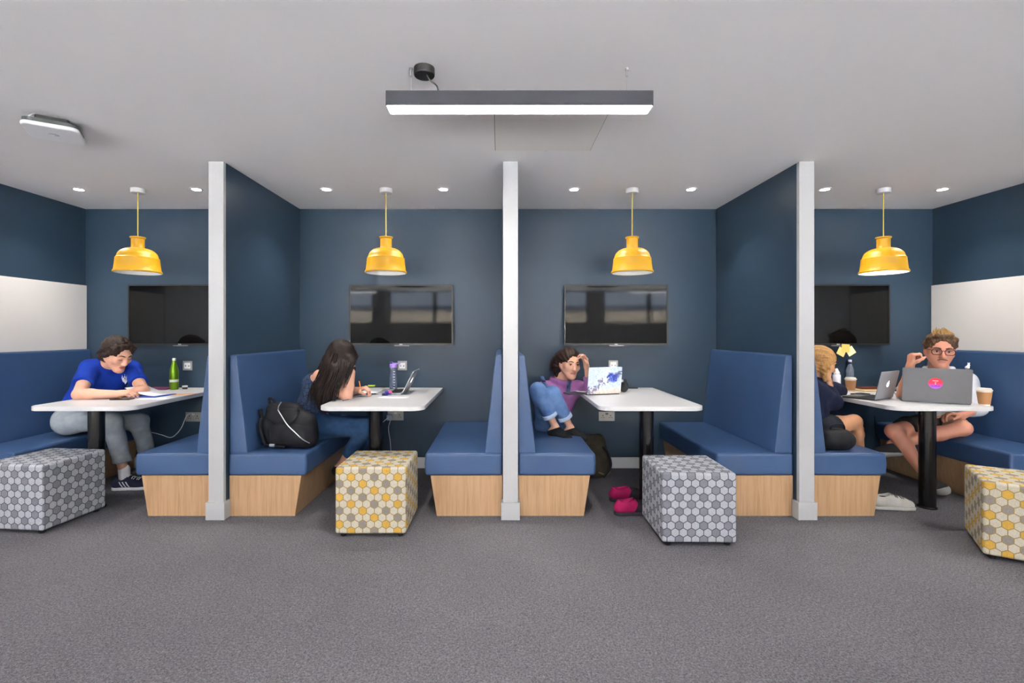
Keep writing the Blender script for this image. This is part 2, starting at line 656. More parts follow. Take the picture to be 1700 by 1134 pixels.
# ------------------------------------------------------------------ ceiling fittings
hatch = thing('access_hatch', 'square flush white access hatch in the ceiling behind the linear light', 'hatch', (0.272, 2.742, CEIL))
MB().box(-0.3, 0.3, -0.3, 0.3, -0.0015, 0).build('hatch_frame', mat('hatch_gap', (150, 146, 138), 0.8), hatch)
MB().box(-0.296, 0.296, -0.296, 0.296, -0.006, -0.001).build('hatch_panel', mat('hatch_panel', (232, 229, 223), 0.6), hatch, 0.001)
MB().lathe([(0.006, -0.009), (0.006, -0.005)], 10, (0.02, 0.285, 0)).build('latch', M_white, hatch)

M_diff = mat('diffuser', (255, 253, 250), 0.5, emit=LINEAR_STRENGTH)


def linear_light(x, y, label):
    t = thing('linear_light', label, 'ceiling light', (x, y, CEIL), 0, 'black linear ceiling lights')
    z0, z1 = -0.184, -0.117
    w, d = 0.57, 0.043
    MB().box(-w, w, -d, d, z0 + 0.004, z1).build('housing', mat('linear_housing', (52, 52, 58), 0.4), t, 0.002)
    MB().prism(rrect(-w + 0.004, w - 0.004, -d + 0.004, d - 0.004, 0.004, 2), 'z', z0 + 0.003, z0 + 0.006).build('diffuser', M_diff, t)
    # rose and flex
    MB().lathe([(0.043, -0.034), (0.045, -0.03), (0.045, 0)], 32, (-0.412, 0.0, 0)).build('ceiling_rose', M_blackm, t, 0.002)
    MB().tube(smooth_path([(-0.40, -0.01, -0.03), (-0.385, -0.015, -0.06), (-0.355, -0.012, -0.085), (-0.35, 0, -0.12)]), 0.0035, 8).build('flex', M_blackm, t)
    for sx in (-0.47, 0.467):
        MB().lathe([(0.0045, -0.036), (0.0045, -0.01), (0.008, -0.01), (0.008, 0)], 12, (sx, 0, 0)).build('cable_gripper', M_silver, t)
        MB().tube([(sx, 0, -0.03), (sx, 0, z1)], 0.0006, 5).build('suspension_wire', M_silver, t)
    return t


linear_light(0.086, 2.1, 'black linear ceiling light with a glowing white underside above the aisle')
for i, (x, y) in enumerate(((-3.5, 2.1), (3.67, 2.1), (-3.5, -0.7), (0.086, -0.7), (3.67, -0.7), (-3.5, -2.7), (3.67, -2.7))):  # unseen extra lamps, added to light the room
    linear_light(x, y, 'black linear ceiling light added out of view to light the room')

M_bulb = mat('downlight_glow', (255, 250, 240), 0.5, emit=60.0)
DXS = [-3.36, -2.42, -1.381, -0.4475, 0.597, 1.53, 2.6, 3.54]
for i, x in enumerate(DXS):
    t = thing('downlight', 'small round recessed downlight, %s of the two in the %s booth from the left' % ('left' if i % 2 == 0 else 'right', ORD[i // 2]), 'downlight', (x, 3.864, CEIL), 0, 'recessed downlights over the booths')
    MB().lathe([(0.030, -0.001), (0.034, -0.006), (0.046, -0.006), (0.048, 0.0), (0.030, 0.0)], 28, cap=False).build('rim', M_white, t)
    MB().lathe([(0.029, -0.0035), (0.0295, -0.002)], 24).build('lens', M_bulb, t)
    ld = bpy.data.lights.new('downlight_lamp', 'SPOT')
    ld.energy = DOWN_WATT
    ld.spot_size = R(118)
    ld.spot_blend = 1.0
    ld.shadow_soft_size = 0.014
    ld.color = (1.0, 0.95, 0.88)
    lo = bpy.data.objects.new('downlight_lamp', ld)
    lo.location = (0, 0, -0.03)
    lo.parent = t
    col.objects.link(lo)


def pendant(i, x, lit):
    lab = 'yellow bell pendant lamp hanging in the %s booth from the left%s' % (ORD[i], ', lit inside' if lit else ', unlit')
    t = thing('pendant_lamp', lab, 'pendant lamp', (x, 3.86, CEIL), 0, 'yellow pendant lamps')
    MB().lathe([(0.046, -0.036), (0.05, -0.032), (0.05, 0)], 32).build('ceiling_rose', M_white, t, 0.0)
    MB().tube([(0, 0, -0.03), (0.0, 0, -0.4)], 0.0038, 8).build('flex', M_flex, t)
    z0 = -0.385
    out = [(0.040, 0.0), (0.053, 0.001), (0.0535, -0.008), (0.0455, -0.013), (0.0445, -0.05), (0.0455, -0.086)]
    for k in range(9):
        a = k / 8
        out.append((0.048 + 0.090 * math.sin(a * math.pi / 2 * 0.93) / math.sin(math.pi / 2 * 0.93), -0.089 - 0.078 * (1 - math.cos(a * math.pi / 2 * 0.93))))
    out += [(0.1440, -0.1685), (0.1465, -0.170), (0.1468, -0.174), (0.1505, -0.215), (0.156, -0.262), (0.163, -0.272), (0.1655, -0.280), (0.163, -0.286), (0.157, -0.286)]
    inn = [(0.152, -0.262), (0.146, -0.215), (0.138, -0.172), (0.10, -0.12), (0.045, -0.092), (0.04, -0.02), (0.038, 0.0)]
    sh = MB().lathe([(r, z + z0) for r, z in out], 48, cap=False).build('shade', M_yellow, t, ang=50)
    MB().lathe([(r, z + z0) for r, z in [out[-1]] + inn], 48, cap=False).build('shade_lining', M_lampin, sh, ang=60)
    MB().lathe([(0.001, z0 + 0.001), (0.041, z0 + 0.001)], 24, cap=False).build('neck_cap', M_yellow, sh)
    mb = mat('bulb_lit', (255, 236, 200), 0.4, emit=22) if lit else mat('bulb_off', (240, 238, 232), 0.3)
    MB().ball((0, 0, z0 - 0.17), 0.04, 16).build('bulb', mb, t)
    MB().lathe([(0.016, z0 - 0.14), (0.018, z0 - 0.06)], 16).build('bulb_holder', M_white, t)
    MB().lathe([(0.001, z0 - 0.258), (0.154, z0 - 0.258)], 40, cap=False).build('diffuser_disc', mat('lamp_diffuser_lit', (255, 244, 224), 0.6, emit=2.6) if lit else M_lampin, t)


for i, x in enumerate((-2.885, -0.905, 1.06, 3.065)):
    pendant(i, x, i == 3)

ap = thing('wifi_access_point', 'white rounded square wireless access point tilted under the ceiling at left', 'access point', (-2.42, 2.63, CEIL), R(32))
MB().prism(rrect(-0.07, 0.07, -0.07, 0.07, 0.02, 4), 'z', -0.03, 0).build('mounting_plate', M_blackm, ap)
bm_ = MB().prism(rrect(-0.112, 0.112, -0.112, 0.112, 0.035, 8), 'z', -0.052, -0.03)
b1 = bm_.build('back_shell', mat('ap_dark', (70, 76, 74), 0.5), ap, 0.003)
b2 = MB().prism(rrect(-0.118, 0.118, -0.118, 0.118, 0.04, 8), 'z', -0.072, -0.05).build('cover', mat('ap_white', (238, 238, 240), 0.4), ap, 0.008, 3)
MB().tube([(-0.022, -0.008, -0.0725), (0.01, -0.012, -0.0725), (0.02, 0.004, -0.0725), (0.0, 0.008, -0.0725)], 0.0016, 5).build('logo', mat('ap_logo', (120, 122, 126), 0.5), b2)
MB().tube(smooth_path([(-0.07, -0.06, -0.05), (-0.085, -0.075, -0.02), (-0.06, -0.08, 0.0)]), 0.003, 6).build('cable', M_white, ap)

# ------------------------------------------------------------------ televisions and sockets
TVX = [-2.908, -0.895, 1.063, 3.083]
TVL = ('television in the first booth, above the person in blue', 'television in the second booth, above the long-haired person',
       'television in the third booth, above the lilac hoodie', 'television in the fourth booth with sticky notes on its lower edge')
for i, x in enumerate(TVX):
    t = thing('television', 'switched-off black flat ' + TVL[i], 'television', (x, 4.40, 1.415), 0, 'wall televisions')
    w, h = 0.472, 0.276
    MB().box(-w, w, 0.006, 0.035, -h, h).build('case', M_plastic_blk, t, 0.004)
    fr = MB()
    fr.box(-w, w, 0, 0.008, h - 0.011, h).box(-w, w, 0, 0.008, -h, -h + 0.017).box(-w, -w + 0.011, 0, 0.008, -h + 0.017, h - 0.011).box(w - 0.011, w, 0, 0.008, -h + 0.017, h - 0.011)
    fr.build('bezel', M_plastic_blk, t, smooth=False)
    MB().box(-w + 0.01, w - 0.01, 0.004, 0.007, -h + 0.016, h - 0.01).build('screen', M_screen, t)
    MB().box(-0.06, 0.07, -0.003, 0.012, -h - 0.008, -h + 0.001).build('sensor_bar', mat('tv_bar', (120, 122, 126), 0.35, metal=0.6), t)
    MB().box(-0.014, 0.014, -0.0008, 0.0, -h + 0.006, -h + 0.012).build('maker_mark', mat('tv_mark', (190, 192, 196), 0.4), t)
    MB().box(-0.25, 0.25, 0.035, 0.085, -0.15, 0.15).build('wall_bracket', M_blackm, t)
    MB().box(w - 0.02, w + 0.002, 0.03, 0.05, -h + 0.05, h - 0.1).build('side_vent', M_blackm, t)

for i, (px, z) in enumerate(((312, 0.948), (668, 0.948), (1018, 0.953), (1377, 0.950))):
    x = (px - CX) * YB / FPX
    t = thing('wall_switch', 'small square steel socket plate above the table in the %s booth' % ORD[i], 'socket', (x, YB, z), 0, 'small plates above the tables')
    MB().box(-0.043, 0.043, -0.008, 0, -0.043, 0.043).build('plate', M_plate, t, 0.002)
    MB().box(-0.027, 0.027, -0.011, -0.006, -0.027, 0.027).build('insert', mat('socket_white', (232, 232, 232), 0.4), t, 0.001)
    MB().box(-0.017, -0.011, -0.0125, -0.010, -0.008, 0.006).box(0.012, 0.018, -0.0125, -0.010, -0.01, 0.004).build('slots', M_blackm, t, smooth=False)
    if i == 2:
        MB().box(-0.02, 0.024, -0.05, -0.011, -0.075, -0.02).build('plug', mat('socket_white', (232, 232, 232), 0.4), t, 0.004)
for i, (px, py) in enumerate(((322, 692), (657, 690), (1007, 691))):
    p = P(px, py, YB)
    t = thing('double_socket', 'steel double wall socket under the table in the %s booth' % ORD[i], 'socket', (p[0], YB, p[2]), 0, 'double sockets under the tables')
    MB().box(-0.073, 0.073, -0.009, 0, -0.043, 0.043).build('plate', M_plate, t, 0.002)
    h = MB()
    for sx in (-0.036, 0.036):
        h.box(sx - 0.004, sx + 0.004, -0.0105, -0.008, 0.002, 0.012).box(sx - 0.014, sx - 0.006, -0.0105, -0.008, -0.014, -0.009).box(sx + 0.006, sx + 0.014, -0.0105, -0.008, -0.014, -0.009)
    h.build('pin_slots', M_blackm, t, smooth=False)
    MB().box(-0.011, -0.002, -0.013, -0.008, 0.015, 0.032).box(0.002, 0.011, -0.013, -0.008, 0.015, 0.032).build('switches', M_blackm if i == 2 else M_paper, t, 0.001)
c = thing('charger_cable', 'thin white cable drooping from the socket under the first table', 'cable')
MB().tube(smooth_path([P(319, 686, 4.47), P(310, 690, 4.4), P(300, 712, 4.38), P(285, 726, 4.36), P(268, 722, 4.36), P(248, 718, 4.34), P(225, 725, 4.3)]), 0.003, 6).build('lead', M_white, c)
c = thing('charger_cable', 'white plug and cable hanging straight down from the socket under the second table', 'cable')
MB().box(*(lambda p: (p[0] - 0.022, p[0] + 0.022, 4.42, 4.475, p[2] - 0.03, p[2] + 0.02))(P(647, 692, 4.45))).build('plug', mat('charger_grey', (150, 158, 172), 0.4), c, 0.004)
MB().tube(smooth_path([P(648, 698, 4.44), P(645, 712, 4.42), P(648, 735, 4.42), P(649, 760, 4.42), np.array([-1.0, 4.4, 0.006])]), 0.003, 6).build('lead', M_white, c)
MB().tube(smooth_path([P(646, 692, 4.43), P(640, 697, 4.4), P(632, 704, 4.36), P(622, 708, 4.3)]), 0.0025, 6).build('second_lead', M_white, c)

# ------------------------------------------------------------------ benches
BY0, BY1 = 3.304, 4.482


def bench(x, s, label):
    """bench against a wall face at x, seat towards s"""
    t = thing('booth_bench', label, 'bench', (x, 0, 0), 0, 'blue booth benches')
    q = lambda pts: [(s * a, b) for a, b in pts]
    MB().prism(q([(0.003, 0), (0.452, 0), (0.495, 0.277), (0.003, 0.277)]), 'y', BY0, BY1).build('base', M_wood, t, 0.0015, 1)
    MB().prism(q([(0.003, 0.278), (0.53, 0.278), (0.536, 0.355), (0.53, 0.43), (0.003, 0.43)]), 'y', BY0 - 0.012, BY1).build('seat_cushion', M_vinyl, t, 0.02, 4, ang=60)
    MB().prism(q([(0.003, 0.425), (0.125, 0.428), (0.05, 1.09), (0.04, 1.10), (0.003, 1.10)]), 'y', BY0 + 0.004, BY1).build('backrest', M_vinyl, t, 0.012, 3, ang=60)
    MB().tube([(s * 0.518, BY0 - 0.006, 0.4235), (s * 0.518, BY1, 0.4235)], 0.0028, 6).tube([(s * 0.02, BY0 - 0.0065, 0.4235), (s * 0.515, BY0 - 0.0065, 0.4235)], 0.0028, 6).build('seam', M_vinyl, t)
    return t


BL = [(XL, 1, 'blue vinyl bench along the left end wall under the person in blue'),
      (DIV[0][0], -1, 'empty blue vinyl bench at the right of the first booth, oak base'),
      (DIV[0][1], 1, 'blue vinyl bench holding the black backpack and the long-haired person'),
      (DIV[1][0], -1, 'empty blue vinyl bench at the right of the second booth, left of the middle post'),
      (DIV[1][1], 1, 'blue vinyl bench with the person in a lilac hoodie curled up on it'),
      (DIV[2][0], -1, 'empty blue vinyl bench at the right of the third booth behind the grey stool'),
      (DIV[2][1], 1, 'blue vinyl bench with the blonde person at the left of the fourth booth'),
      (XR, -1, 'blue vinyl bench along the right end wall, the man with glasses on it')]
for b in BL:
    bench(*b)

# ------------------------------------------------------------------ tables
TCX = [-2.89, -0.885, 1.055, 3.07]
TZ = 0.745
TL = ('with the green bottle in the first booth', 'with the purple drinks bottle in the second booth', 'with the painted laptop in the third booth', 'with two laptops in the fourth booth')
for i, x in enumerate(TCX):
    t = thing('booth_table', 'white peninsula table on one black column ' + TL[i], 'table', (x, 0, 0), 0, 'white booth tables')
    out = rrect(-0.365, 0.365, 3.31, YB - 0.003, 0.09, 8, (0, 0, 1, 1))
    top = MB().prism(out, 'z', TZ - 0.03, TZ).build('tabletop', M_table, t, 0.003, 2)
    MB().lathe([(0.05, 0.012), (0.05, TZ - 0.036)], 36, (0, 3.47, 0)).build('column', M_black, t)
    MB().lathe([(0.058, 0), (0.058, 0.008), (0.052, 0.014)], 36, (0, 3.47, 0)).build('floor_flange', M_black, t)
    MB().box(-0.1, 0.1, 3.38, 3.56, TZ - 0.038, TZ - 0.029).build('top_plate', M_blackm, t)
    MB().box(-0.3, 0.3, YB - 0.05, YB - 0.004, TZ - 0.07, TZ - 0.029).build('wall_batten', M_blackm, t)


# ------------------------------------------------------------------ stools
def ottoman(x, y, rz, m, label):
    t = thing('cube_stool', label, 'stool', (x, y, 0), rz, 'hexagon print cube stools')
    S, z0, z1 = 0.217, 0.022, 0.43
    bm = bmesh.new()
    mb = MB().box(-S, S, -S, S, z0, z1)
    vs_ = [bm.verts.new(v) for v in mb.v]
    for f in mb.f:
        bm.faces.new([vs_[k] for k in f])
    bmesh.ops.recalc_face_normals(bm, faces=bm.faces)
    bmesh.ops.bevel(bm, geom=list(bm.edges), offset=0.016, segments=4, profile=0.5, affect='EDGES')
    uvl = bm.loops.layers.uv.new('UVMap')
    bm.normal_update()
    for f in bm.faces:
        n = f.normal
        for l in f.loops:
            c = l.vert.co
            if abs(n.z) > 0.72:
                l[uvl].uv = (c.x, c.y + S)
            elif abs(n.y) >= abs(n.x):
                l[uvl].uv = (c.x, c.z)
            else:
                l[uvl].uv = (c.y + 0.01, c.z)
    finish(bm, 'upholstered_body', m, t, ang=60, wn=True)
    for sx in (-1, 1):
        for sy in (-1, 1):
            MB().lathe([(0.016, 0), (0.02, 0.006), (0.02, 0.024)], 14, (sx * 0.175, sy * 0.18, 0)).build('foot', M_blackm, t)


ottoman(-3.02, 3.23, R(-6), M_hex_grey, 'grey hexagon print cube stool at the left edge in front of the first booth')
ottoman(-0.787, 3.17, 0, M_hex_yel, 'yellow and cream hexagon print cube stool in front of the second booth')
ottoman(1.175, 3.045, R(-1), M_hex_grey, 'grey hexagon print cube stool in front of the third booth')
ottoman(2.984, 2.743, R(-34), M_hex_yel, 'yellow and cream hexagon print cube stool cut by the right edge')

# ------------------------------------------------------------------ bodies: smooth distance fields turned into one surface
def unit(v):
    v = np.array(v, float)
    return v / (np.linalg.norm(v) + 1e-12)


class Field:
    def __init__(self, lo, hi, vox):
        self.lo = np.array(lo, float)
        self.vox = vox
        self.n = np.ceil((np.array(hi) - self.lo) / vox).astype(int) + 1
        self.d = np.full(self.n, 1.0, np.float32)

    def block(self, lo, hi, pad):
        a = np.clip(np.floor((np.array(lo) - pad - self.lo) / self.vox).astype(int), 0, self.n)
        b = np.clip(np.ceil((np.array(hi) + pad - self.lo) / self.vox).astype(int) + 1, 0, self.n)
        if np.any(b <= a):
            return None
        sl = tuple(slice(i, j) for i, j in zip(a, b))
        g = [(self.lo[k] + self.vox * np.arange(a[k], b[k])).astype(np.float32) for k in range(3)]
        return sl, g[0][:, None, None], g[1][None, :, None], g[2][None, None, :]

    def _mix(self, sl, v, k, op):
        a = self.d[sl]
        if op == 'add':
            h = np.maximum(k - np.abs(a - v), 0) / k
            self.d[sl] = np.minimum(a, v) - h * h * k * 0.25
        else:
            v = -v
            h = np.maximum(k - np.abs(a - v), 0) / k
            self.d[sl] = np.maximum(a, v) + h * h * k * 0.25

    def cone(self, a, b, r1, r2=None, k=0.02, op='add', flat=0):
        r2 = r1 if r2 is None else r2
        a, b = np.array(a, float), np.array(b, float)
        m = max(r1, r2)
        q = self.block(np.minimum(a, b) - m, np.maximum(a, b) + m, k + 3 * self.vox)
        if q is None:
            return self
        sl, X, Y, Z = q
        ba = b - a
        L2 = float(ba @ ba) + 1e-9
        px, py, pz = X - a[0], Y - a[1], Z - a[2]
        h = np.clip((px * ba[0] + py * ba[1] + pz * ba[2]) / L2, 0, 1)
        v = np.sqrt((px - h * ba[0]) ** 2 + (py - h * ba[1]) ** 2 + (pz - h * ba[2]) ** 2) - (r1 + (r2 - r1) * h)
        if flat:
            L = math.sqrt(L2)
            ax = (px * ba[0] + py * ba[1] + pz * ba[2]) / L
            v = np.maximum(v, ax - L)
            if flat == 2:
                v = np.maximum(v, -ax)
        self._mix(sl, v, k, op)
        return self

    def chain(self, pts, rs, k=0.02):
        for i in range(len(pts) - 1):
            self.cone(pts[i], pts[i + 1], rs[i], rs[i + 1], k)
        return self

    def ell(self, c, r, M=None, k=0.02, op='add'):
        c, r = np.array(c, float), np.array(r, float)
        m = r.max()
        q = self.block(c - m, c + m, k + 3 * self.vox)
        if q is None:
            return self
        sl, X, Y, Z = q
        p = [X - c[0], Y - c[1], Z - c[2]]
        if M is not None:
            p = [p[0] * M[i][0] + p[1] * M[i][1] + p[2] * M[i][2] for i in range(3)]
        k0 = np.sqrt((p[0] / r[0]) ** 2 + (p[1] / r[1]) ** 2 + (p[2] / r[2]) ** 2)
        k1 = np.sqrt((p[0] / r[0] ** 2) ** 2 + (p[1] / r[1] ** 2) ** 2 + (p[2] / r[2] ** 2) ** 2) + 1e-6
        self._mix(sl, k0 * (k0 - 1) / k1, k, op)
        return self

    def cut(self, c, n, rad):
        """flat local cut: removes what lies on the n side of c, within rad"""
        c, n = np.array(c, float), unit(n)
        q = self.block(c - rad, c + rad, 0)
        if q is None:
            return self
        sl, X, Y, Z = q
        v = (X - c[0]) * n[0] + (Y - c[1]) * n[1] + (Z - c[2]) * n[2]
        inside = ((X - c[0]) ** 2 + (Y - c[1]) ** 2 + (Z - c[2]) ** 2) < rad * rad
        self.d[sl] = np.where(inside, np.maximum(self.d[sl], v), self.d[sl])
        return self

    def folds(self, amp, freq, seed=0, dirs=5):
        r = np.random.default_rng(seed)
        X = (self.lo[0] + self.vox * np.arange(self.n[0]))[:, None, None]
        Y = (self.lo[1] + self.vox * np.arange(self.n[1]))[None, :, None]
        Z = (self.lo[2] + self.vox * np.arange(self.n[2]))[None, None, :]
        idx = np.nonzero(np.abs(self.d) < 0.03)
        x, y, z = X[idx[0], 0, 0], Y[0, idx[1], 0], Z[0, 0, idx[2]]
        s = np.zeros(len(x))
        for _ in range(dirs):
            v = unit(r.normal(size=3)) * freq * r.uniform(0.6, 1.5)
            w = unit(r.normal(size=3)) * freq * 0.5
            s += np.sin(v[0] * x + v[1] * y + v[2] * z + 1.6 * np.sin(w[0] * x + w[1] * y + w[2] * z) + r.uniform(0, 6))
        self.d[idx] += (amp * s / math.sqrt(dirs)).astype(np.float32)
        return self

    def mesh(self):
        d = self.d
        s = d < 0
        n = self.n
        cs = np.zeros(n - 1, np.int8)
        for i in (0, 1):
            for j in (0, 1):
                for k in (0, 1):
                    cs += s[i:n[0] - 1 + i, j:n[1] - 1 + j, k:n[2] - 1 + k]
        act = np.argwhere((cs > 0) & (cs < 8))
        idm = np.full(n - 1, -1, np.int32)
        idm[act[:, 0], act[:, 1], act[:, 2]] = np.arange(len(act))
        off = np.array([(i, j, k) for i in (0, 1) for j in (0, 1) for k in (0, 1)])
        val = np.stack([d[act[:, 0] + o[0], act[:, 1] + o[1], act[:, 2] + o[2]] for o in off], 1)
        acc = np.zeros((len(act), 3))
        cnt = np.zeros(len(act))
        for a in range(8):
            for b in range(a + 1, 8):
                if np.abs(off[a] - off[b]).sum() != 1:
                    continue
                va, vb = val[:, a], val[:, b]
                m = (va < 0) != (vb < 0)
                t = np.where(m, va / np.where(m, va - vb, 1), 0)
                acc += np.where(m[:, None], off[a] + t[:, None] * (off[b] - off[a]), 0)
                cnt += m
        V = self.lo + self.vox * (act + acc / np.maximum(cnt, 1)[:, None])
        F = []
        for ax in range(3):
            sl0 = [slice(None)] * 3
            sl1 = [slice(None)] * 3
            sl0[ax], sl1[ax] = slice(0, -1), slice(1, None)
            e = s[tuple(sl0)] != s[tuple(sl1)]
            p = np.argwhere(e)
            u, v = (ax + 1) % 3, (ax + 2) % 3
            p = p[(p[:, u] > 0) & (p[:, v] > 0) & (p[:, u] < n[u] - 1) & (p[:, v] < n[v] - 1)]
            flip = s[p[:, 0], p[:, 1], p[:, 2]]
            q = []
            for du, dv in ((1, 1), (0, 1), (0, 0), (1, 0)):
                c = p.copy()
                c[:, u] -= du
                c[:, v] -= dv
                q.append(idm[c[:, 0], c[:, 1], c[:, 2]])
            q = np.stack(q, 1)
            q[~flip] = q[~flip][:, ::-1]
            F.append(q[(q >= 0).all(1)])
        return V, np.concatenate(F)


def relax(V, F, it=1, lam=0.5):
    for _ in range(it):
        acc = np.zeros_like(V)
        cnt = np.zeros(len(V))
        for k in range(4):
            a, b = F[:, k], F[:, (k + 1) % 4]
            np.add.at(acc, a, V[b])
            np.add.at(acc, b, V[a])
            np.add.at(cnt, a, 1)
            np.add.at(cnt, b, 1)
        V = V + lam * (acc / np.maximum(cnt, 1)[:, None] - V)
    return V


def field_obj(f, name, m, parent, it=1, pick=None):
    """surface of a field as an object; pick(V) gives a material index per vertex"""
    V, F = f.mesh()
    V = relax(V, F, it)
    org = np.array(parent.location) if parent is not None and parent.parent is None else np.zeros(3)
    if parent is not None and parent.parent is not None:
        org = np.array(parent.parent.location)
    me = bpy.data.meshes.new(name)
    me.vertices.add(len(V))
    me.vertices.foreach_set('co', (V - org).astype(np.float32).ravel())
    me.loops.add(F.size)
    me.loops.foreach_set('vertex_index', F.astype(np.int32).ravel())
    me.polygons.add(len(F))
    me.polygons.foreach_set('loop_start', np.arange(0, F.size, 4, dtype=np.int32))
    me.polygons.foreach_set('loop_total', np.full(len(F), 4, np.int32))
    me.polygons.foreach_set('use_smooth', np.ones(len(F), bool))
    for x in (m if isinstance(m, (list, tuple)) else [m]):
        me.materials.append(x)
    if pick is not None:
        mi = pick(V[F].mean(1))
        me.polygons.foreach_set('material_index', mi.astype(np.int32))
    me.update(calc_edges=True)
    me.validate()
    return link(name, me, parent)


class Frame:
    def __init__(self, c, f, up=(0, 0, 1), roll=0.0, s=1.0):
        self.c = np.array(c, float)
        self.F = unit(f)
        L = unit(np.cross(up, self.F))
        U = np.cross(self.F, L)
        self.L = L * math.cos(roll) + U * math.sin(roll)
        self.U = -L * math.sin(roll) + U * math.cos(roll)
        self.s = s
        self.M = np.array([self.L, self.F, self.U])

    def p(self, l, f, u):
        return self.c + self.s * (l * self.L + f * self.F + u * self.U)

    def loc(self, V):
        return ((V - self.c) @ self.M.T) / self.s


def add_head(S, h, neck, male=False, k=0.02):
    s = h.s
    e = lambda c, r, k_=k, op='add': S.ell(h.p(*c), np.array(r) * s, h.M, k_ * s, op)
    c = lambda a, b, r1, r2, k_=k: S.cone(h.p(*a), h.p(*b), r1 * s, r2 * s, k_ * s)
    e((0, -0.012, 0.032), (0.076, 0.096, 0.086))
    e((0, 0.03, 0.0), (0.066, 0.062, 0.08))
    c((0, 0.04, -0.03), (0, 0.06, -0.085), 0.05, 0.026 + 0.004 * male, 0.03)
    for x in (-1, 1):
        c((x * 0.052, 0.0, -0.035), (x * 0.016, 0.062, -0.092), 0.024, 0.02, 0.03)
        e((x * 0.04, 0.062, -0.022), (0.026, 0.022, 0.024))
        e((x * 0.032, 0.103, 0.005), (0.017, 0.017, 0.012), 0.012, 'sub')
        e((x * 0.076, -0.008, -0.008), (0.009, 0.02, 0.032), 0.006)
        e((x * 0.0105, 0.098, -0.034), (0.009, 0.010, 0.008), 0.008)
        c((x * 0.012, 0.089, 0.024), (x * 0.044, 0.078, 0.026), 0.009, 0.007, 0.012)
        e((x * 0.031, 0.080, 0.005), (0.0145, 0.0115, 0.0095), 0.004)
    c((0, 0.090, 0.018), (0, 0.110, -0.028), 0.008, 0.0115, 0.012)
    c((-0.015, 0.087, -0.059), (0.015, 0.087, -0.059), 0.0055, 0.0055, 0.008)
    c((-0.012, 0.088, -0.069), (0.012, 0.088, -0.069), 0.0065, 0.0065, 0.008)
    S.ell(h.p(0, 0.099, -0.0635), np.array((0.02, 0.008, 0.0022)) * s, h.M, 0.003, 'sub')
    e((0, 0.080, -0.096), (0.02, 0.016, 0.016))
    S.cone(h.p(0, -0.022, -0.03), neck, 0.052 * s, 0.058 * s, 0.02)


def face_pick(h):
    def f(V):
        q = h.loc(V)
        l, a, u = q[:, 0], q[:, 1], q[:, 2]
        lips = (np.abs(l) < 0.024) & (a > 0.078) & (((u + 0.0645) / 0.0095) ** 2 + (l / 0.022) ** 2 < 1)
        return np.where(lips, 1, 0)
    return f


def add_face_parts(h, body, org, hair, closed=False, brow=0.0045):
    s = h.s
    for x in (-1, 1):
        c = h.p(x * 0.031, 0.0822, 0.005)
        if not closed:
            e = MB().ball(c, (0.0105 * s,) * 3, 12).build('eye', M_eye, body, off=org)
            MB().ball(h.p(x * 0.031 - 0.0, 0.0885, 0.0045), (0.0064 * s,) * 3, 10).build('iris', M_iris, e, off=org)
        lz = 0.0125 if not closed else -0.002
        MB().tube([h.p(x * (0.031 + t), 0.0945 - 14 * t * t - 0.12 * max(0, t) - (0.002 if closed else 0), lz - 18 * t * t * (1 if not closed else -0.6)) for t in (-0.016, -0.008, 0, 0.008, 0.018)], [0.001, 0.0018, 0.0022, 0.0022, 0.0012], 6).build('eyelash', M_lash, body, off=org)
        MB().tube([h.p(x * l, f_, u) for l, f_, u in ((0.012, 0.1005, 0.026), (0.024, 0.097, 0.030), (0.037, 0.090, 0.031), (0.05, 0.079, 0.026))], [brow * 0.8, brow, brow * 0.9, 0.0015], 6).build('eyebrow', hair, body, off=org)


def add_cap(S, h, g=0.012, line=0.062, low=-0.055, k=0.012, side=0.0):
    """hair shell round the skull, open over the face"""
    s = h.s
    S.ell(h.p(0, -0.014, 0.036), np.array((0.079 + g, 0.099 + g, 0.089 + g)) * s, h.M, k)
    S.ell(h.p(0, -0.045, -0.03), np.array((0.072 + g, 0.066 + g, 0.06)) * s, h.M, 0.02)
    S.ell(h.p(side, 0.108, -0.035), np.array((0.069, 0.068, 0.055 + line)) * s, h.M, 0.014, 'sub')
    for x in (-1, 1):
        S.ell(h.p(x * 0.088, 0.05, -0.048), np.array((0.05, 0.05, 0.072)) * s, h.M, 0.012, 'sub')


def groove(S, h, amp=0.0022, freq=190.0):
    idx = np.nonzero(np.abs(S.d) < 0.02)
    V = np.stack([S.lo[k] + S.vox * idx[k] for k in range(3)], 1)
    q = h.loc(V)
    ang = np.arctan2(q[:, 0], q[:, 2] + 0.03)
    S.d[idx] += (amp * np.sin(freq * ang * 0.12 + 6 * q[:, 1] / 0.1) + 0.6 * amp * np.sin(freq * 0.31 * ang + 3 * q[:, 1] / 0.1 + 1)).astype(np.float32)


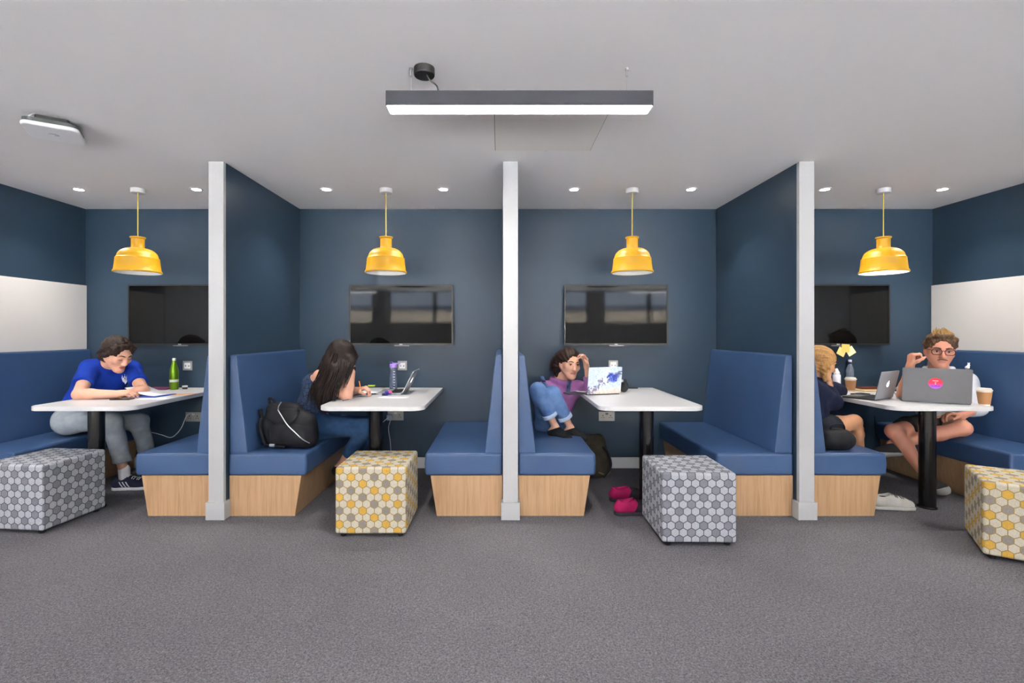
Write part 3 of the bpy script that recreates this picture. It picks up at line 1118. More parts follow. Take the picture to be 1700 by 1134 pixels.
def add_torso(S, J, g=0.0, w=1.0, k=0.05, hs=1.0):
    lat = unit(J['shL'] - J['shR'])
    mid, ch = J['waist'], J['chest']
    S.cone(J['hipL'], J['hipR'], 0.098 * w * hs + g * (hs > 0.95), None, k)
    hl, hr = J['hipL'], J['hipR']
    hm = (hl + hr) / 2
    hlat = unit(hl - hr)
    for x in (-1, 1):
        S.chain([hm + x * 0.06 * hlat, mid + x * 0.05 * (lat + hlat) / 2, ch + x * 0.062 * lat], [0.098 * w * hs + g * (hs > 0.95), 0.088 * w + g, 0.098 * w + g], k)
    S.chain([hm, mid, ch, J['neck'] * 0.75 + ch * 0.25], [0.1 * w * hs + g * (hs > 0.95), 0.095 * w + g, 0.105 * w + g, 0.06 * w + g], k)
    for sh in ('shL', 'shR'):
        S.cone(J[sh], J['neck'] - 0.02 * unit(J['head'] - J['neck']), 0.05 * w + g, 0.05 * w + g, 0.05)
        S.cone(J[sh], ch + (0.07 if sh == 'shL' else -0.07) * lat, 0.052 * w + g, 0.085 * w + g, k)


def add_arm(S, sh, el, wr, g=0.0, w=1.0, upto=1.0):
    S.cone(sh, el, 0.047 * w + g, 0.039 * w + g, 0.03)
    m = el + (wr - el) * 0.3
    S.chain([el, m, wr], [0.037 * w + g, 0.037 * w + g, 0.024 * w + g], 0.02)


def add_leg(S, hip, kn, an, g=0.0, w=1.0):
    S.chain([hip, hip + (kn - hip) * 0.5, kn], [0.084 * w + g, 0.072 * w + g, 0.054 * w + g], 0.03)
    m = kn + (an - kn) * 0.33
    S.chain([kn, m, an], [0.05 * w + g, 0.05 * w + g, 0.032 * w + g], 0.025)


def add_foot(S, an, toe_dir, down=(0, 0, -1), g=0.0, L=0.15):
    d, dn = unit(toe_dir), unit(down)
    heel = an + dn * 0.045 - d * 0.03
    ball = an + dn * 0.055 + d * L * 0.75
    toe = an + dn * 0.06 + d * L
    S.cone(an, heel, 0.032 + g, 0.03 + g, 0.02)
    S.cone(an + dn * 0.02, ball, 0.032 + g, 0.026 + g, 0.02)
    lat = np.cross(d, dn)
    for x in (-1, 1):
        S.cone(heel, ball + x * 0.02 * lat, 0.027 + g, 0.022 + g, 0.02)
    S.cone(ball - 0.018 * lat, toe - 0.012 * lat, 0.022 + g, 0.017 + g, 0.02)
    S.cone(ball + 0.018 * lat, toe + 0.008 * lat - 0.015 * d, 0.022 + g, 0.016 + g, 0.02)


def add_hand(S, wr, f, n, thumb, curl=(25, 30, 20), w=1.0, spread=1.0, tcurl=0.35):
    """hand from the wrist along f, palm facing n, thumb on the `thumb` side"""
    f = unit(f)
    n = unit(np.array(n) - f * (f @ np.array(n)))
    t = unit(np.cross(f, n))
    if t @ np.array(thumb) < 0:
        t = -t
    kn = []
    for i, a in enumerate((0.030, 0.010, -0.010, -0.029)):
        L = (0.088, 0.092, 0.087, 0.078)[i] * w
        kp = wr + f * L + t * a * w - n * 0.003
        S.cone(wr + t * a * 0.55 * w + f * 0.012, kp, 0.0155 * w, 0.0115 * w, 0.014)
        kn.append(kp)
    for i, kp in enumerate(kn):
        d = f + t * (0.10, 0.03, -0.04, -0.11)[i] * spread
        p, ang = kp, 0.0
        for j in range(3):
            ang += R(curl[j] + (0, 3, 6, 9)[i] * (curl[j] > 10))
            q = p + ((0.042, 0.046, 0.043, 0.033)[i], (0.026, 0.029, 0.027, 0.021)[i], 0.019)[j] * w * unit(unit(d) * math.cos(ang) + n * math.sin(ang)) if j == 0 else p + (((0.026, 0.029, 0.027, 0.021)[i] if j == 1 else 0.019) * w) * unit(unit(d) * math.cos(ang) + n * math.sin(ang))
            S.cone(p, q, (0.0095, 0.0085, 0.0078)[j] * w, (0.0085, 0.0078, 0.0068)[j] * w, 0.006)
            p = q
    a = wr + f * 0.022 + t * 0.018
    b = a + 0.042 * w * unit(f * 0.7 + t * 0.75 + n * tcurl)
    c = b + 0.03 * w * unit(f * 0.9 + t * 0.25 + n * (tcurl + 0.25))
    d = c + 0.024 * w * unit(f * 0.95 - t * 0.05 + n * (tcurl + 0.3))
    S.chain([a, b, c, d], [0.0155 * w, 0.0115 * w, 0.0095 * w, 0.0075 * w], 0.01)


def bounds(J, pad=0.2):
    A = np.array([v for v in J.values() if isinstance(v, np.ndarray) and v.shape == (3,)])
    return A.min(0) - pad, A.max(0) + pad


def decal(tree, c, n, right, up, polys, name, m, parent, org, lift=0.0025):
    """flat print: 2D triangles projected on to a surface"""
    mb = MB()
    for tri in polys:
        pts = []
        for a, b in tri:
            o = c + right * a + up * b + n * 0.25
            h = tree.ray_cast(Vector(o - org), Vector(-n))[0]
            pts.append(np.array(h) + n * lift if h is not None else c + right * a + up * b - org)
        mb.add(pts, [tuple(range(len(pts)))])
    return mb.build(name, m, parent)


def tree_of(o):
    me = o.data
    return BVHTree.FromPolygons([v.co for v in me.vertices], [list(p.vertices) for p in me.polygons])


def strands(guides, n, rad, jit, seed, per=5, sides=5):
    """hair locks between neighbouring guide paths"""
    r = np.random.default_rng(seed)
    mb = MB()
    G = [np.array(smooth_path(g, per)) for g in guides]
    for i in range(n):
        u = r.uniform(0, len(G) - 1)
        a = min(int(u), len(G) - 2)
        w = u - a
        p = G[a] * (1 - w) + G[a + 1] * w
        k = np.linspace(0, 1, len(p))[:, None]
        p = p + r.normal(size=3) * jit * (0.35 + k) + 0.5 * jit * np.sin(k * 7 + r.uniform(0, 6)) * r.normal(size=3)
        end = int(len(p) * r.uniform(0.8, 1.0))
        p = p[:max(end, 4)]
        t = np.linspace(0, 1, len(p))
        mb.tube(p, list(rad * r.uniform(0.7, 1.2) * (1 - 0.75 * t ** 2.5)), sides)
    return mb


H_brown = hairmat('hair_brown', (24, 16, 13), (62, 43, 33))
H_dark = hairmat('hair_dark_brown', (17, 11, 10), (44, 29, 23))
H_mid = hairmat('hair_mid_brown', (28, 19, 16), (66, 45, 36))
H_man = hairmat('hair_man', (48, 34, 26), (110, 82, 54))
H_blonde = hairmat('hair_blonde', (158, 112, 64), (182, 140, 84))


def cloth(name, c, c2=None, rough=0.85, fine=900, amt=0.3):
    m = bpy.data.materials.new(name)
    t = NT(m)
    v = t.coords()
    n = t.noise(v, fine, 2)
    b = t.noise(v, 12, 4)
    k = t.math('ADD', t.math('MULTIPLY', n, 0.4), t.math('MULTIPLY', b, 0.6))
    t.link(t.ramp(k, [(0.35, srgb(*c)), (0.65, srgb(*(c2 or c)))]), t.bsdf.inputs['Base Color'])
    t.bsdf.inputs['Roughness'].default_value = rough
    t.bsdf.inputs['Specular IOR Level'].default_value = 0.2
    t.bump(n, amt, 0.001)
    return m


def base_joints(d):
    J = {k: (P(*v) if isinstance(v, tuple) else np.array(v, float)) for k, v in d.items()}
    if 'chest' not in J:
        J['chest'] = (J['shL'] + J['shR']) / 2 * 0.75 + J['pel'] * 0.25
    if 'waist' not in J:
        J['waist'] = J['pel'] * 0.55 + J['chest'] * 0.45
    return J


def start(J, label, grp='people in the booths'):
    loc = (J['pel'][0], J['pel'][1], 0.0)
    t = thing('person', label, 'person', loc, 0, grp)
    return t, np.array(loc)


# ---- person in a blue T-shirt, first booth
J = base_joints(dict(pel=(116, 697, 3.95), neck=(179, 606, 3.99), head=(194, 588, 3.93), shR=(150, 611, 3.93), shL=(218, 613, 4.12), elR=(131, 655, 3.68), wrR=(194, 654, 3.71), elL=(238, 649, 3.95),
                     wrL=(212, 653, 3.83), hipR=(116, 699, 3.86), hipL=(124, 696, 4.03), knR=(186, 699, 3.80), knL=(230, 700, 4.02), anR=(207, 790, 3.86), anL=(252, 788, 4.14)))
t, org = start(J, 'person in a blue T-shirt reading papers, bent over the first table')
h = Frame(J['head'], (0.90, -0.26, -0.46), roll=0.0, s=1.1)
lo, hi = bounds(J, 0.22)
S = Field(lo, hi, 0.0045)
add_torso(S, J, -0.006, 0.92)
add_arm(S, J['shR'], J['elR'], J['wrR'], 0.004)
add_arm(S, J['shL'], J['elL'], J['wrL'], 0.004)
for a in 'RL':
    add_leg(S, J['hip' + a], J['kn' + a], J['an' + a], -0.004)
add_hand(S, J['wrR'], (1, 0.12, 0.1), (0.1, 0.5, -0.8), (0, 0.6, 0.8), (38, 40, 25), 0.95)
add_hand(S, J['wrL'], (-0.75, -0.6, -0.06), (0, 0.1, -1), (0.5, -0.8, 0.2), (15, 20, 15), 0.95)
add_head(S, h, J['neck'])
body = field_obj(S, 'body', [M_skinA, M_lip], t, 1, face_pick(h))
add_face_parts(h, body, org, H_brown, closed=True)
S = Field(lo, hi, 0.005)
add_torso(S, J, 0.012, 0.95, hs=0.8)
for a in 'RL':
    e = J['sh' + a] + (J['el' + a] - J['sh' + a]) * 0.62
    d = unit(J['el' + a] - J['sh' + a])
    S.cone(J['sh' + a], e, 0.062, 0.066, 0.03, flat=1)
S.ell(J['neck'] + 0.05 * unit(h.c - J['neck']) + np.array([0.03, -0.045, 0.0]), (0.072, 0.075, 0.062), None, 0.01, 'sub')
S.folds(0.0035, 34, 3)
M_tee = cloth('blue_jersey', (12, 44, 140), (24, 62, 168))
tee = field_obj(S, 't_shirt', M_tee, t, 1)
S = Field(lo, hi, 0.005)
for a in 'RL':
    cuff = J['kn' + a] + (J['an' + a] - J['kn' + a]) * 0.74
    d = unit(J['an' + a] - J['kn' + a])
    S.cone(J['hip' + a], J['kn' + a], 0.092, 0.07, 0.03)
    S.cone(J['kn' + a], cuff, 0.066, 0.058, 0.03, flat=1)
    S.cone(cuff - d * 0.035, cuff, 0.062, 0.063, 0.006, flat=2)
S.cone(J['hipR'], J['hipL'], 0.105, None, 0.04)
S.cone(J['pel'], J['waist'], 0.115, 0.1, 0.05)
S.folds(0.004, 30, 5)
field_obj(S, 'trousers', cloth('pale_grey_denim', (124, 132, 140), (160, 167, 173)), t, 1)
M_navy = mat('navy_suede', (28, 32, 60), 0.8)


def sneaker(parent, org, an, d, m_up, m_sole, name='shoe', L=0.26, stripes=None, m_lace=None):
    """low shoe standing flat; an = ankle point, d = toe direction"""
    d = unit([d[0], d[1], 0])
    lat = np.array([-d[1], d[0], 0])
    g = np.array([an[0], an[1], 0]) + np.array([0, 0, max(0, an[2] - 0.115)])
    q = lambda x, y, z: g + d * x + lat * y + np.array([0, 0, z])
    lo, hi = q(0.06, 0, 0.06) - 0.24, q(0.06, 0, 0.06) + 0.24
    S = Field(lo, hi, 0.004)
    S.cone(q(-0.056, 0, 0.05), q(-0.046, 0, 0.08), 0.034, 0.028, 0.02)
    S.cone(q(-0.04, 0, 0.062), q(0.02, 0, 0.068), 0.036, 0.036, 0.02)
    S.cone(q(0.04, 0, 0.07), q(0.03, 0, 0.092), 0.03, 0.022, 0.02)
    S.cone(q(-0.05, 0, 0.045), q(0.11, 0.006, 0.042), 0.036, 0.04, 0.02)
    S.cone(q(0.0, 0, 0.075), q(0.12, 0.004, 0.045), 0.036, 0.034, 0.025)
    S.cone(q(0.11, 0.005, 0.04), q(L - 0.105, -0.002, 0.036), 0.042, 0.03, 0.02)
    S.ell(q(-0.012, 0, 0.128), (0.05 * abs(d[0]) + 0.03 * abs(d[1]), 0.05 * abs(d[1]) + 0.03 * abs(d[0]), 0.055), None, 0.006, 'sub')
    S.cut(q(0.05, 0, 0.024), (0, 0, -1), 0.3)
    up = field_obj(S, name, m_up, parent, 1)
    S = Field(lo, hi, 0.004)
    S.cone(q(-0.055, 0, 0.014), q(0.11, 0.006, 0.014), 0.038, 0.045, 0.02)
    S.cone(q(0.11, 0.006, 0.014), q(L - 0.103, -0.002, 0.016), 0.045, 0.036, 0.02)
    S.cut(q(0.05, 0, 0.027), (0, 0, 1), 0.3)
    S.cut(q(0.05, 0, 0.002), (0, 0, -1), 0.3)
    field_obj(S, 'sole', m_sole, up, 1)
    tr = tree_of(up)
    for i in range(5):
        x = 0.042 + 0.019 * i
        pts = []
        for y in (-0.024, -0.014, -0.005, 0.005, 0.014, 0.024):
            hit = tr.ray_cast(Vector(q(x + 0.15 * abs(y) * (1 if i % 2 else -1), y, 0.3) - org), Vector((0, 0, -1)))[0]
            if hit is not None:
                pts.append(np.array(hit) + (0, 0, 0.002))
        if len(pts) > 2:
            MB().tube(pts, 0.0032, 6).build('lace', m_lace or M_paper, up)
    if stripes:
        for sx in (-1, 1):
            n = lat * sx
            polys = []
            for i in range(3):
                x = 0.002 + 0.024 * i
                for k in range(4):
                    y0, y1 = 0.03 + 0.011 * k, 0.03 + 0.011 * (k + 1)
                    polys.append([(x - 0.5 * (y0 - 0.03), y0), (x + 0.009 - 0.5 * (y0 - 0.03), y0), (x + 0.009 - 0.5 * (y1 - 0.03), y1), (x - 0.5 * (y1 - 0.03), y1)])
            decal(tr, g + n * 0.02, n, d, np.array([0, 0, 1.0]), polys, 'stripes', M_paper, up, org, 0.002)
    return up


for a in 'RL':
    sneaker(t, org, J['an' + a], (1, 0.12, 0), M_navy, M_paper, stripes=True)
    S = Field(J['an' + a] - 0.12, J['an' + a] + 0.12, 0.004)
    S.cone(J['an' + a] + (-0.004, 0, 0.05), J['an' + a] - (0, 0, 0.06), 0.041, 0.038)
    field_obj(S, 'sock', cloth('white_sock', (205, 205, 210), (228, 228, 232)), t, 1)
S = Field(h.c - 0.26, h.c + 0.26, 0.004)
add_cap(S, h, 0.012, 0.068)
for x in (-1, 1):
    S.chain([h.p(x * 0.012, 0.066, 0.104), h.p(x * 0.064, 0.048, 0.072), h.p(x * 0.083, 0.014, 0.012), h.p(x * 0.07, -0.045, -0.04)], [0.014, 0.02, 0.018, 0.024], 0.02)
S.chain([h.p(0, -0.09, -0.02), h.p(0, -0.115, -0.05), h.p(0.0, -0.105, -0.085)], [0.04, 0.032, 0.018], 0.03)
S.cone(h.p(0, 0.02, 0.148), h.p(0, 0.09, 0.095), 0.008, 0.006, 0.012, 'sub')
groove(S, h)
hair = field_obj(S, 'hair', H_brown, t, 2)
hs = strands([[h.p(x * 0.02, 0.05, 0.122), h.p(x * 0.075, 0.02, 0.085), h.p(x * 0.1, -0.05, 0.0), h.p(x * 0.03, -0.125, -0.05)] for x in (-1, -0.6, 0.6, 1)], 50, 0.004, 0.006, 4)
hs.build('hair_locks', H_brown, hair, off=org)
# white emblem and dark lanyard on the chest
tr = tree_of(tee)
cn = unit(np.array([0.5, -0.86, 0.05]))
cr = unit(np.cross((0, 0, 1), -cn)) * -1
cr = unit(np.cross(cn, (0, 0, 1))) * -1
cu = np.cross(cn, cr)
cu = cu if cu[2] > 0 else -cu
ec = P(198.5, 632, 3.82)
em = [[(-0.018, 0.012), (-0.012, -0.012), (0, -0.004), (-0.004, 0.014)], [(0.018, 0.012), (0.004, 0.014), (0, -0.004), (0.012, -0.012)], [(-0.012, -0.012), (0, -0.034), (0, -0.004)], [(0.012, -0.012), (0, -0.004), (0, -0.034)],
      [(-0.018, 0.012), (-0.010, 0.016), (-0.014, 0.032)], [(0.018, 0.012), (0.014, 0.032), (0.010, 0.016)], [(-0.006, 0.014), (0.006, 0.014), (0.004, 0.024), (-0.004, 0.024)], [(-0.003, 0.03), (0.003, 0.03), (0, 0.038)]]
decal(tr, ec, cn, cr * 1.2, cu * 1.2, em, 'emblem', M_paper, tee, org)

# ---- long-haired person, second booth
J = base_joints(dict(pel=(524, 704, 3.84), neck=(548, 618, 3.86), head=(566, 600, 3.80), shR=(533, 626, 3.72), shL=(560, 622, 4.02), elR=(575, 657, 3.70), wrR=(584, 611, 3.75), elL=(572, 652, 4.02), wrL=(592, 648, 3.88),
                     hipR=(526, 708, 3.75), hipL=(526, 704, 3.93), knR=(607, 710, 3.74), knL=(614, 706, 3.94), anR=(566, 772, 3.86), anL=(578, 775, 4.02), waist=(520, 672, 3.84), chest=(532, 640, 3.86)))
t, org = start(J, 'person with very long dark brown hair writing with the head propped on one hand')
h = Frame(J['head'], (0.86, -0.02, -0.52), s=1.04)
lo, hi = bounds(J, 0.22)
S = Field(lo, hi, 0.0045)
add_torso(S, J, 0.0, 0.9)
add_arm(S, J['shR'], J['elR'], J['wrR'], 0.006)
add_arm(S, J['shL'], J['elL'], J['wrL'], 0.004)
for a in 'RL':
    add_leg(S, J['hip' + a], J['kn' + a], J['an' + a], -0.004)
    add_foot(S, J['an' + a], (0.9, 0.0, -0.4))
add_hand(S, J['wrR'], (-0.12, 0.1, 1), (-0.9, 0.2, 0.2), (0.2, 0.9, 0), (12, 22, 16), 0.95)
add_hand(S, J['wrL'], (0.95, -0.2, 0.25), (0.2, 0.1, -0.9), (0.2, -0.9, 0.3), (48, 50, 30), 0.95)
add_head(S, h, J['neck'])
body = field_obj(S, 'body', [M_skinA, M_lip], t, 1, face_pick(h))
add_face_parts(h, body, org, H_dark, closed=True)
S = Field(lo, hi, 0.005)
add_torso(S, J, 0.013, 0.9, hs=0.9)
S.cut(J['chest'] + 0.045 * unit(J['neck'] - J['chest']), unit(J['neck'] - J['chest']), 0.3)
S.folds(0.0035, 34, 8)
M_print = bpy.data.materials.new('denim_print')
nt = NT(M_print)
vv = nt.new('ShaderNodeTexVoronoi', feature='DISTANCE_TO_EDGE')
vv.inputs['Scale'].default_value = 30
nt.link(nt.coords(), vv.inputs['Vector'])
nt.link(nt.ramp(vv.outputs[0], [(0.06, srgb(26, 34, 58)), (0.12, srgb(52, 76, 108)), (0.3, srgb(40, 60, 88))]), nt.bsdf.inputs['Base Color'])
nt.bsdf.inputs['Roughness'].default_value = 0.85
top = field_obj(S, 'sleeveless_top', M_print, t, 1)
for a, sx in (('R', -1), ('L', 1)):
    s0 = J['sh' + a] * 0.7 + J['neck'] * 0.3
    MB().tube(smooth_path([J['chest'] + (-0.11, 0.05 * sx, 0.02), s0 + (-0.03, 0, 0.055), s0 + (0.05, 0, 0.03), J['chest'] + (0.12, 0.06 * sx, 0.0)]), 0.006, 6).build('shoulder_strap', M_blackm, top, off=org)
S = Field(lo, hi, 0.005)
for a in 'RL':
    cuff = J['kn' + a] + (J['an' + a] - J['kn' + a]) * 0.72
    d = unit(J['an' + a] - J['kn' + a])
    S.cone(J['hip' + a], J['kn' + a], 0.094, 0.068, 0.03)
    S.cone(J['kn' + a], cuff, 0.062, 0.05, 0.03, flat=1)
S.cone(J['hipR'], J['hipL'], 0.108, None, 0.04)
S.folds(0.003, 34, 9)
field_obj(S, 'jeans', cloth('mid_blue_denim', (26, 50, 82), (50, 80, 116)), t, 1)
for a in 'RL':
    S = Field(J['an' + a] - 0.25, J['an' + a] + 0.25, 0.005)
    add_foot(S, J['an' + a] - (0, 0, 0.01), (0.9, 0.0, -0.35), g=0.008)
    S.cut(J['an' + a] + (0, 0, -0.005), (0, 0, 1), 0.2)
    field_obj(S, 'shoe', mat('dark_shoe', (30, 24, 26), 0.6), t, 1)
S = Field(h.c - 0.45, h.c + 0.3, 0.005)
add_cap(S, h, 0.016, 0.04)
Q = P
S.chain([h.p(0, -0.06, 0.08), Q(548, 605, 3.72), Q(535, 640, 3.67), Q(534, 668, 3.68)], [0.066, 0.052, 0.046, 0.022], 0.05)
S.chain([h.p(-0.03, 0.0, 0.10), Q(560, 612, 3.66), Q(549, 642, 3.63), Q(544, 670, 3.64)], [0.056, 0.042, 0.034, 0.016], 0.05)
S.chain([h.p(-0.03, 0.06, 0.08), Q(582, 600, 3.68), Q(577, 622, 3.64)], [0.04, 0.034, 0.02], 0.04)
S.folds(0.004, 60, 12)
hair = field_obj(S, 'hair', H_dark, t, 1)
gl = [[h.p(0.03, -0.04, 0.13), h.p(0, -0.12, 0.06), Q(526, 618, 3.74), Q(506, 645, 3.76), Q(505, 660, 3.76)],
      [h.p(0.0, -0.02, 0.135), h.p(-0.05, -0.09, 0.07), Q(534, 620, 3.66), Q(519, 652, 3.66), Q(519, 675, 3.68)],
      [h.p(-0.02, 0.02, 0.135), h.p(-0.085, -0.04, 0.06), Q(547, 622, 3.62), Q(534, 660, 3.60), Q(534, 688, 3.62)],
      [h.p(-0.02, 0.05, 0.125), h.p(-0.1, 0.0, 0.06), Q(560, 620, 3.60), Q(546, 656, 3.58), Q(545, 688, 3.60)],
      [h.p(-0.02, 0.07, 0.11), h.p(-0.1, 0.04, 0.04), Q(574, 608, 3.62), Q(562, 634, 3.58), Q(553, 666, 3.59)],
      [h.p(-0.02, 0.085, 0.095), h.p(-0.09, 0.085, 0.03), Q(584, 602, 3.66), Q(577, 622, 3.62), Q(565, 652, 3.60)]]
strands(gl, 230, 0.0055, 0.012, 21).build('hair_locks', H_dark, hair, off=org)
S = Field(J['wrR'] - 0.06, J['wrR'] + 0.06, 0.003)
S.cone(J['wrR'] + (0, 0, -0.012), J['wrR'] + (0, 0, -0.004), 0.0315, None, 0.003)
field_obj(S, 'wristband', M_blackm, t, 1)

# ---- person in a lilac hoodie, third booth
J = base_joints(dict(pel=(914, 702, 4.12), neck=(929, 634, 4.27), head=(945, 604, 4.18), shR=(905, 645, 4.25), shL=(961, 645, 4.27), elL=(980, 648, 4.12), wrL=(974, 611, 4.10), elR=(896, 676, 4.18), wrR=(909, 680, 4.02),
                     hipR=(908, 704, 4.10), hipL=(928, 703, 4.14), knR=(893, 648, 3.84), knL=(918, 654, 3.88), anR=(922, 709, 3.87), anL=(947, 710, 3.92), chest=(928, 655, 4.25), waist=(922, 682, 4.2)))
t, org = start(J, 'person in a lilac hoodie and denim dungarees curled up with knees raised')
h = Frame(J['head'], (0.30, -0.94, -0.10), roll=-0.08, s=1.05)
lo, hi = bounds(J, 0.2)
hi[1] = YB - 0.004
S = Field(lo, hi, 0.0045)
add_torso(S, J, -0.008, 0.86)
add_arm(S, J['shR'], J['elR'], J['wrR'], -0.002)
add_arm(S, J['shL'], J['elL'], J['wrL'], -0.002, 0.95)
for a in 'RL':
    add_leg(S, J['hip' + a], J['kn' + a], J['an' + a], -0.008)
    add_foot(S, J['an' + a], (0.85, -0.5, -0.12), g=-0.004, L=0.13)
add_hand(S, J['wrL'], (-0.22, -0.12, 1), (-0.8, -0.35, -0.1), (0.1, -0.9, 0), (28, 40, 25), 0.92)
add_hand(S, J['wrR'], (0.9, -0.1, -0.1), (0, 0.3, -0.8), (0, -0.6, 0.8), (20, 25, 20), 0.92)
add_head(S, h, J['neck'])
body = field_obj(S, 'body', [M_skinA, M_lip], t, 1, face_pick(h))
add_face_parts(h, body, org, H_mid)
S = Field(lo, hi, 0.005)
add_torso(S, J, 0.008, 0.9, hs=0.6)
for a in 'RL':
    S.cone(J['sh' + a], J['el' + a], 0.062, 0.056, 0.03)
    S.cone(J['el' + a], J['el' + a] + (J['wr' + a] - J['el' + a]) * 0.6, 0.052, 0.044, 0.03, flat=1)
nu = unit(h.c - J['neck'])
for i in range(14):
    a0, a1 = 2 * math.pi * i / 14, 2 * math.pi * (i + 1) / 14
    q = lambda a: J['neck'] + nu * (0.028 - 0.014 * math.cos(a)) + 0.076 * (math.cos(a) * unit([0.55, -0.83, 0]) + math.sin(a) * unit([0.83, 0.55, 0])) - 0.01 * nu
    S.cone(q(a0), q(a1), 0.022, None, 0.015)
S.ell(J['neck'] + 0.05 * nu + 0.01 * h.F, (0.058, 0.058, 0.055), None, 0.008, 'sub')
S.folds(0.0042, 36, 14)
M_hood = cloth('lilac_fleece', (134, 82, 136), (168, 114, 166))
hood = field_obj(S, 'hoodie', M_hood, t, 1)
S = Field(lo, hi, 0.005)
S.cone(J['hipR'], J['hipL'], 0.1, None, 0.04)
S.chain([J['pel'], J['waist'], J['chest'] - (0, 0.0, 0.055)], [0.11, 0.112, 0.114], 0.04)
S.cut(J['chest'] + (0, 0, -0.03), (0, 0, 1), 0.3)
for a in 'RL':
    cuff = J['kn' + a] + (J['an' + a] - J['kn' + a]) * 0.72
    d = unit(J['an' + a] - J['kn' + a])
    S.cone(J['hip' + a], J['kn' + a], 0.088, 0.062, 0.03)
    S.cone(J['kn' + a], cuff, 0.062, 0.054, 0.03, flat=1)
S.folds(0.0035, 34, 15)
M_den = cloth('light_blue_denim', (66, 96, 144), (106, 136, 178))
dun = field_obj(S, 'dungarees', M_den, t, 1)
M_denl = cloth('denim_turnup', (150, 170, 198), (180, 196, 216))
for a in 'RL':
    d = unit(J['an' + a] - J['kn' + a])
    cuff = J['kn' + a] + (J['an' + a] - J['kn' + a]) * 0.72
    S = Field(cuff - 0.1, cuff + 0.1, 0.004)
    S.cone(cuff - d * 0.03, cuff + d * 0.004, 0.0605, 0.0605, 0.01, flat=2)
    field_obj(S, 'turn_up', M_denl, dun, 1)
tr = tree_of(hood)
for path in ([P(903, 628, 4.0), P(906, 636, 4.0), P(911, 646, 4.0), P(914, 656, 4.0)], [P(951, 634, 4.0), P(949, 643, 4.0), P(948, 648, 4.0), P(946, 654, 4.0)]):
    pts = smooth_path(path, 5)
    lft, rgt = [], []
    for p in pts:
        for sgn, L_ in ((-1, lft), (1, rgt)):
            o = np.array(p) + (sgn * 0.016, 0, 0)
            hit = tr.ray_cast(Vector(o - org), Vector((0.02, 1, -0.05)))[0]
            L_.append(np.array(hit) + (0, -0.006, 0) if hit is not None else o - org + (0, 0.2, 0))
    mb = MB()
    for i in range(len(pts) - 1):
        mb.add([lft[i], rgt[i], rgt[i + 1], lft[i + 1]], [(0, 1, 2, 3)])
    o = mb.build('strap', cloth('strap_denim', (70, 92, 130), (96, 120, 158)), dun)
    md = o.modifiers.new('thick', 'SOLIDIFY')
    md.thickness = 0.005
for a in 'RL':
    S = Field(J['an' + a] - 0.25, J['an' + a] + 0.25, 0.004)
    add_foot(S, J['an' + a] + (0, 0, 0.0), (0.85, -0.5, -0.12), g=0.003, L=0.13)
    S.cut(J['an' + a] + (0, 0, -0.012), (-0.3, 0.3, 1), 0.12)
    field_obj(S, 'sock', cloth('black_sock', (20, 20, 22), (36, 36, 40)), t, 1)
S = Field(h.c - 0.3, h.c + 0.25, 0.004)
add_cap(S, h, 0.010, 0.07)
S.chain([h.p(0.0, -0.07, 0.04), h.p(-0.05, -0.09, -0.05), h.p(-0.045, -0.075, -0.13)], [0.07, 0.05, 0.02], 0.04)
S.chain([h.p(-0.05, -0.05, 0.05), h.p(-0.078, -0.065, -0.03), h.p(-0.065, -0.06, -0.12)], [0.036, 0.024, 0.012], 0.03)
groove(S, h)
hair = field_obj(S, 'hair', H_mid, t, 2)
strands([[h.p(-0.02, 0.03, 0.125), h.p(-0.085, -0.02, 0.07), h.p(-0.1, -0.06, -0.01), h.p(-0.07, -0.05, -0.13)], [h.p(-0.01, -0.03, 0.13), h.p(-0.08, -0.09, 0.06), h.p(-0.10, -0.10, -0.02), h.p(-0.08, -0.10, -0.12)],
         [h.p(0.0, -0.06, 0.12), h.p(-0.04, -0.13, 0.05), h.p(-0.09, -0.13, -0.03), h.p(-0.11, -0.11, -0.10)]], 60, 0.004, 0.007, 31).build('hair_locks', H_mid, hair, off=org)

# ---- blonde person, fourth booth, half hidden by the bench back
J = base_joints(dict(pel=(1342, 706, 3.66), neck=(1352, 634, 3.70), head=(1361, 604, 3.70), shR=(1344, 640, 3.56), shL=(1362, 640, 3.84), elR=(1384, 668, 3.64), wrR=(1374, 634, 3.76), elL=(1392, 650, 3.98), wrL=(1378, 640, 3.84),
                     hipR=(1342, 708, 3.58), hipL=(1344, 706, 3.75), knR=(1418, 700, 3.66), knL=(1420, 712, 3.84), anR=(1428, 758, 3.80), anL=(1412, 775, 3.88)))
J['pel'][0] = 2.36
for a, y in (('R', 3.58), ('L', 3.75)):
    J['hip' + a] = np.array([2.38, y, 0.535])
t, org = start(J, 'blonde person in a navy top half hidden by the bench back')
h = Frame(J['head'], (0.88, -0.1, -0.22), s=1.0)
lo, hi = bounds(J, 0.2)
S = Field(lo, hi, 0.005)
add_torso(S, J, -0.008, 0.88)
for a in 'RL':
    add_arm(S, J['sh' + a], J['el' + a], J['wr' + a], -0.002)
    add_leg(S, J['hip' + a], J['kn' + a], J['an' + a], 0.0, 0.95)
    add_foot(S, J['an' + a], (0.8, -0.1, -0.4))
add_hand(S, J['wrR'], (-0.3, -0.1, 1), (-0.8, 0.2, 0), (0, 0.9, 0), (30, 40, 30), 0.92)
add_hand(S, J['wrL'], (-0.4, -0.5, 0.6), (-0.6, 0.1, 0), (0, 0.9, 0.3), (30, 40, 30), 0.92)
add_head(S, h, J['neck'])
body = field_obj(S, 'body', [M_skinD, M_lip], t, 1, face_pick(h))
add_face_parts(h, body, org, H_blonde)
S = Field(lo, hi, 0.005)
add_torso(S, J, 0.008, 0.9, hs=0.7)
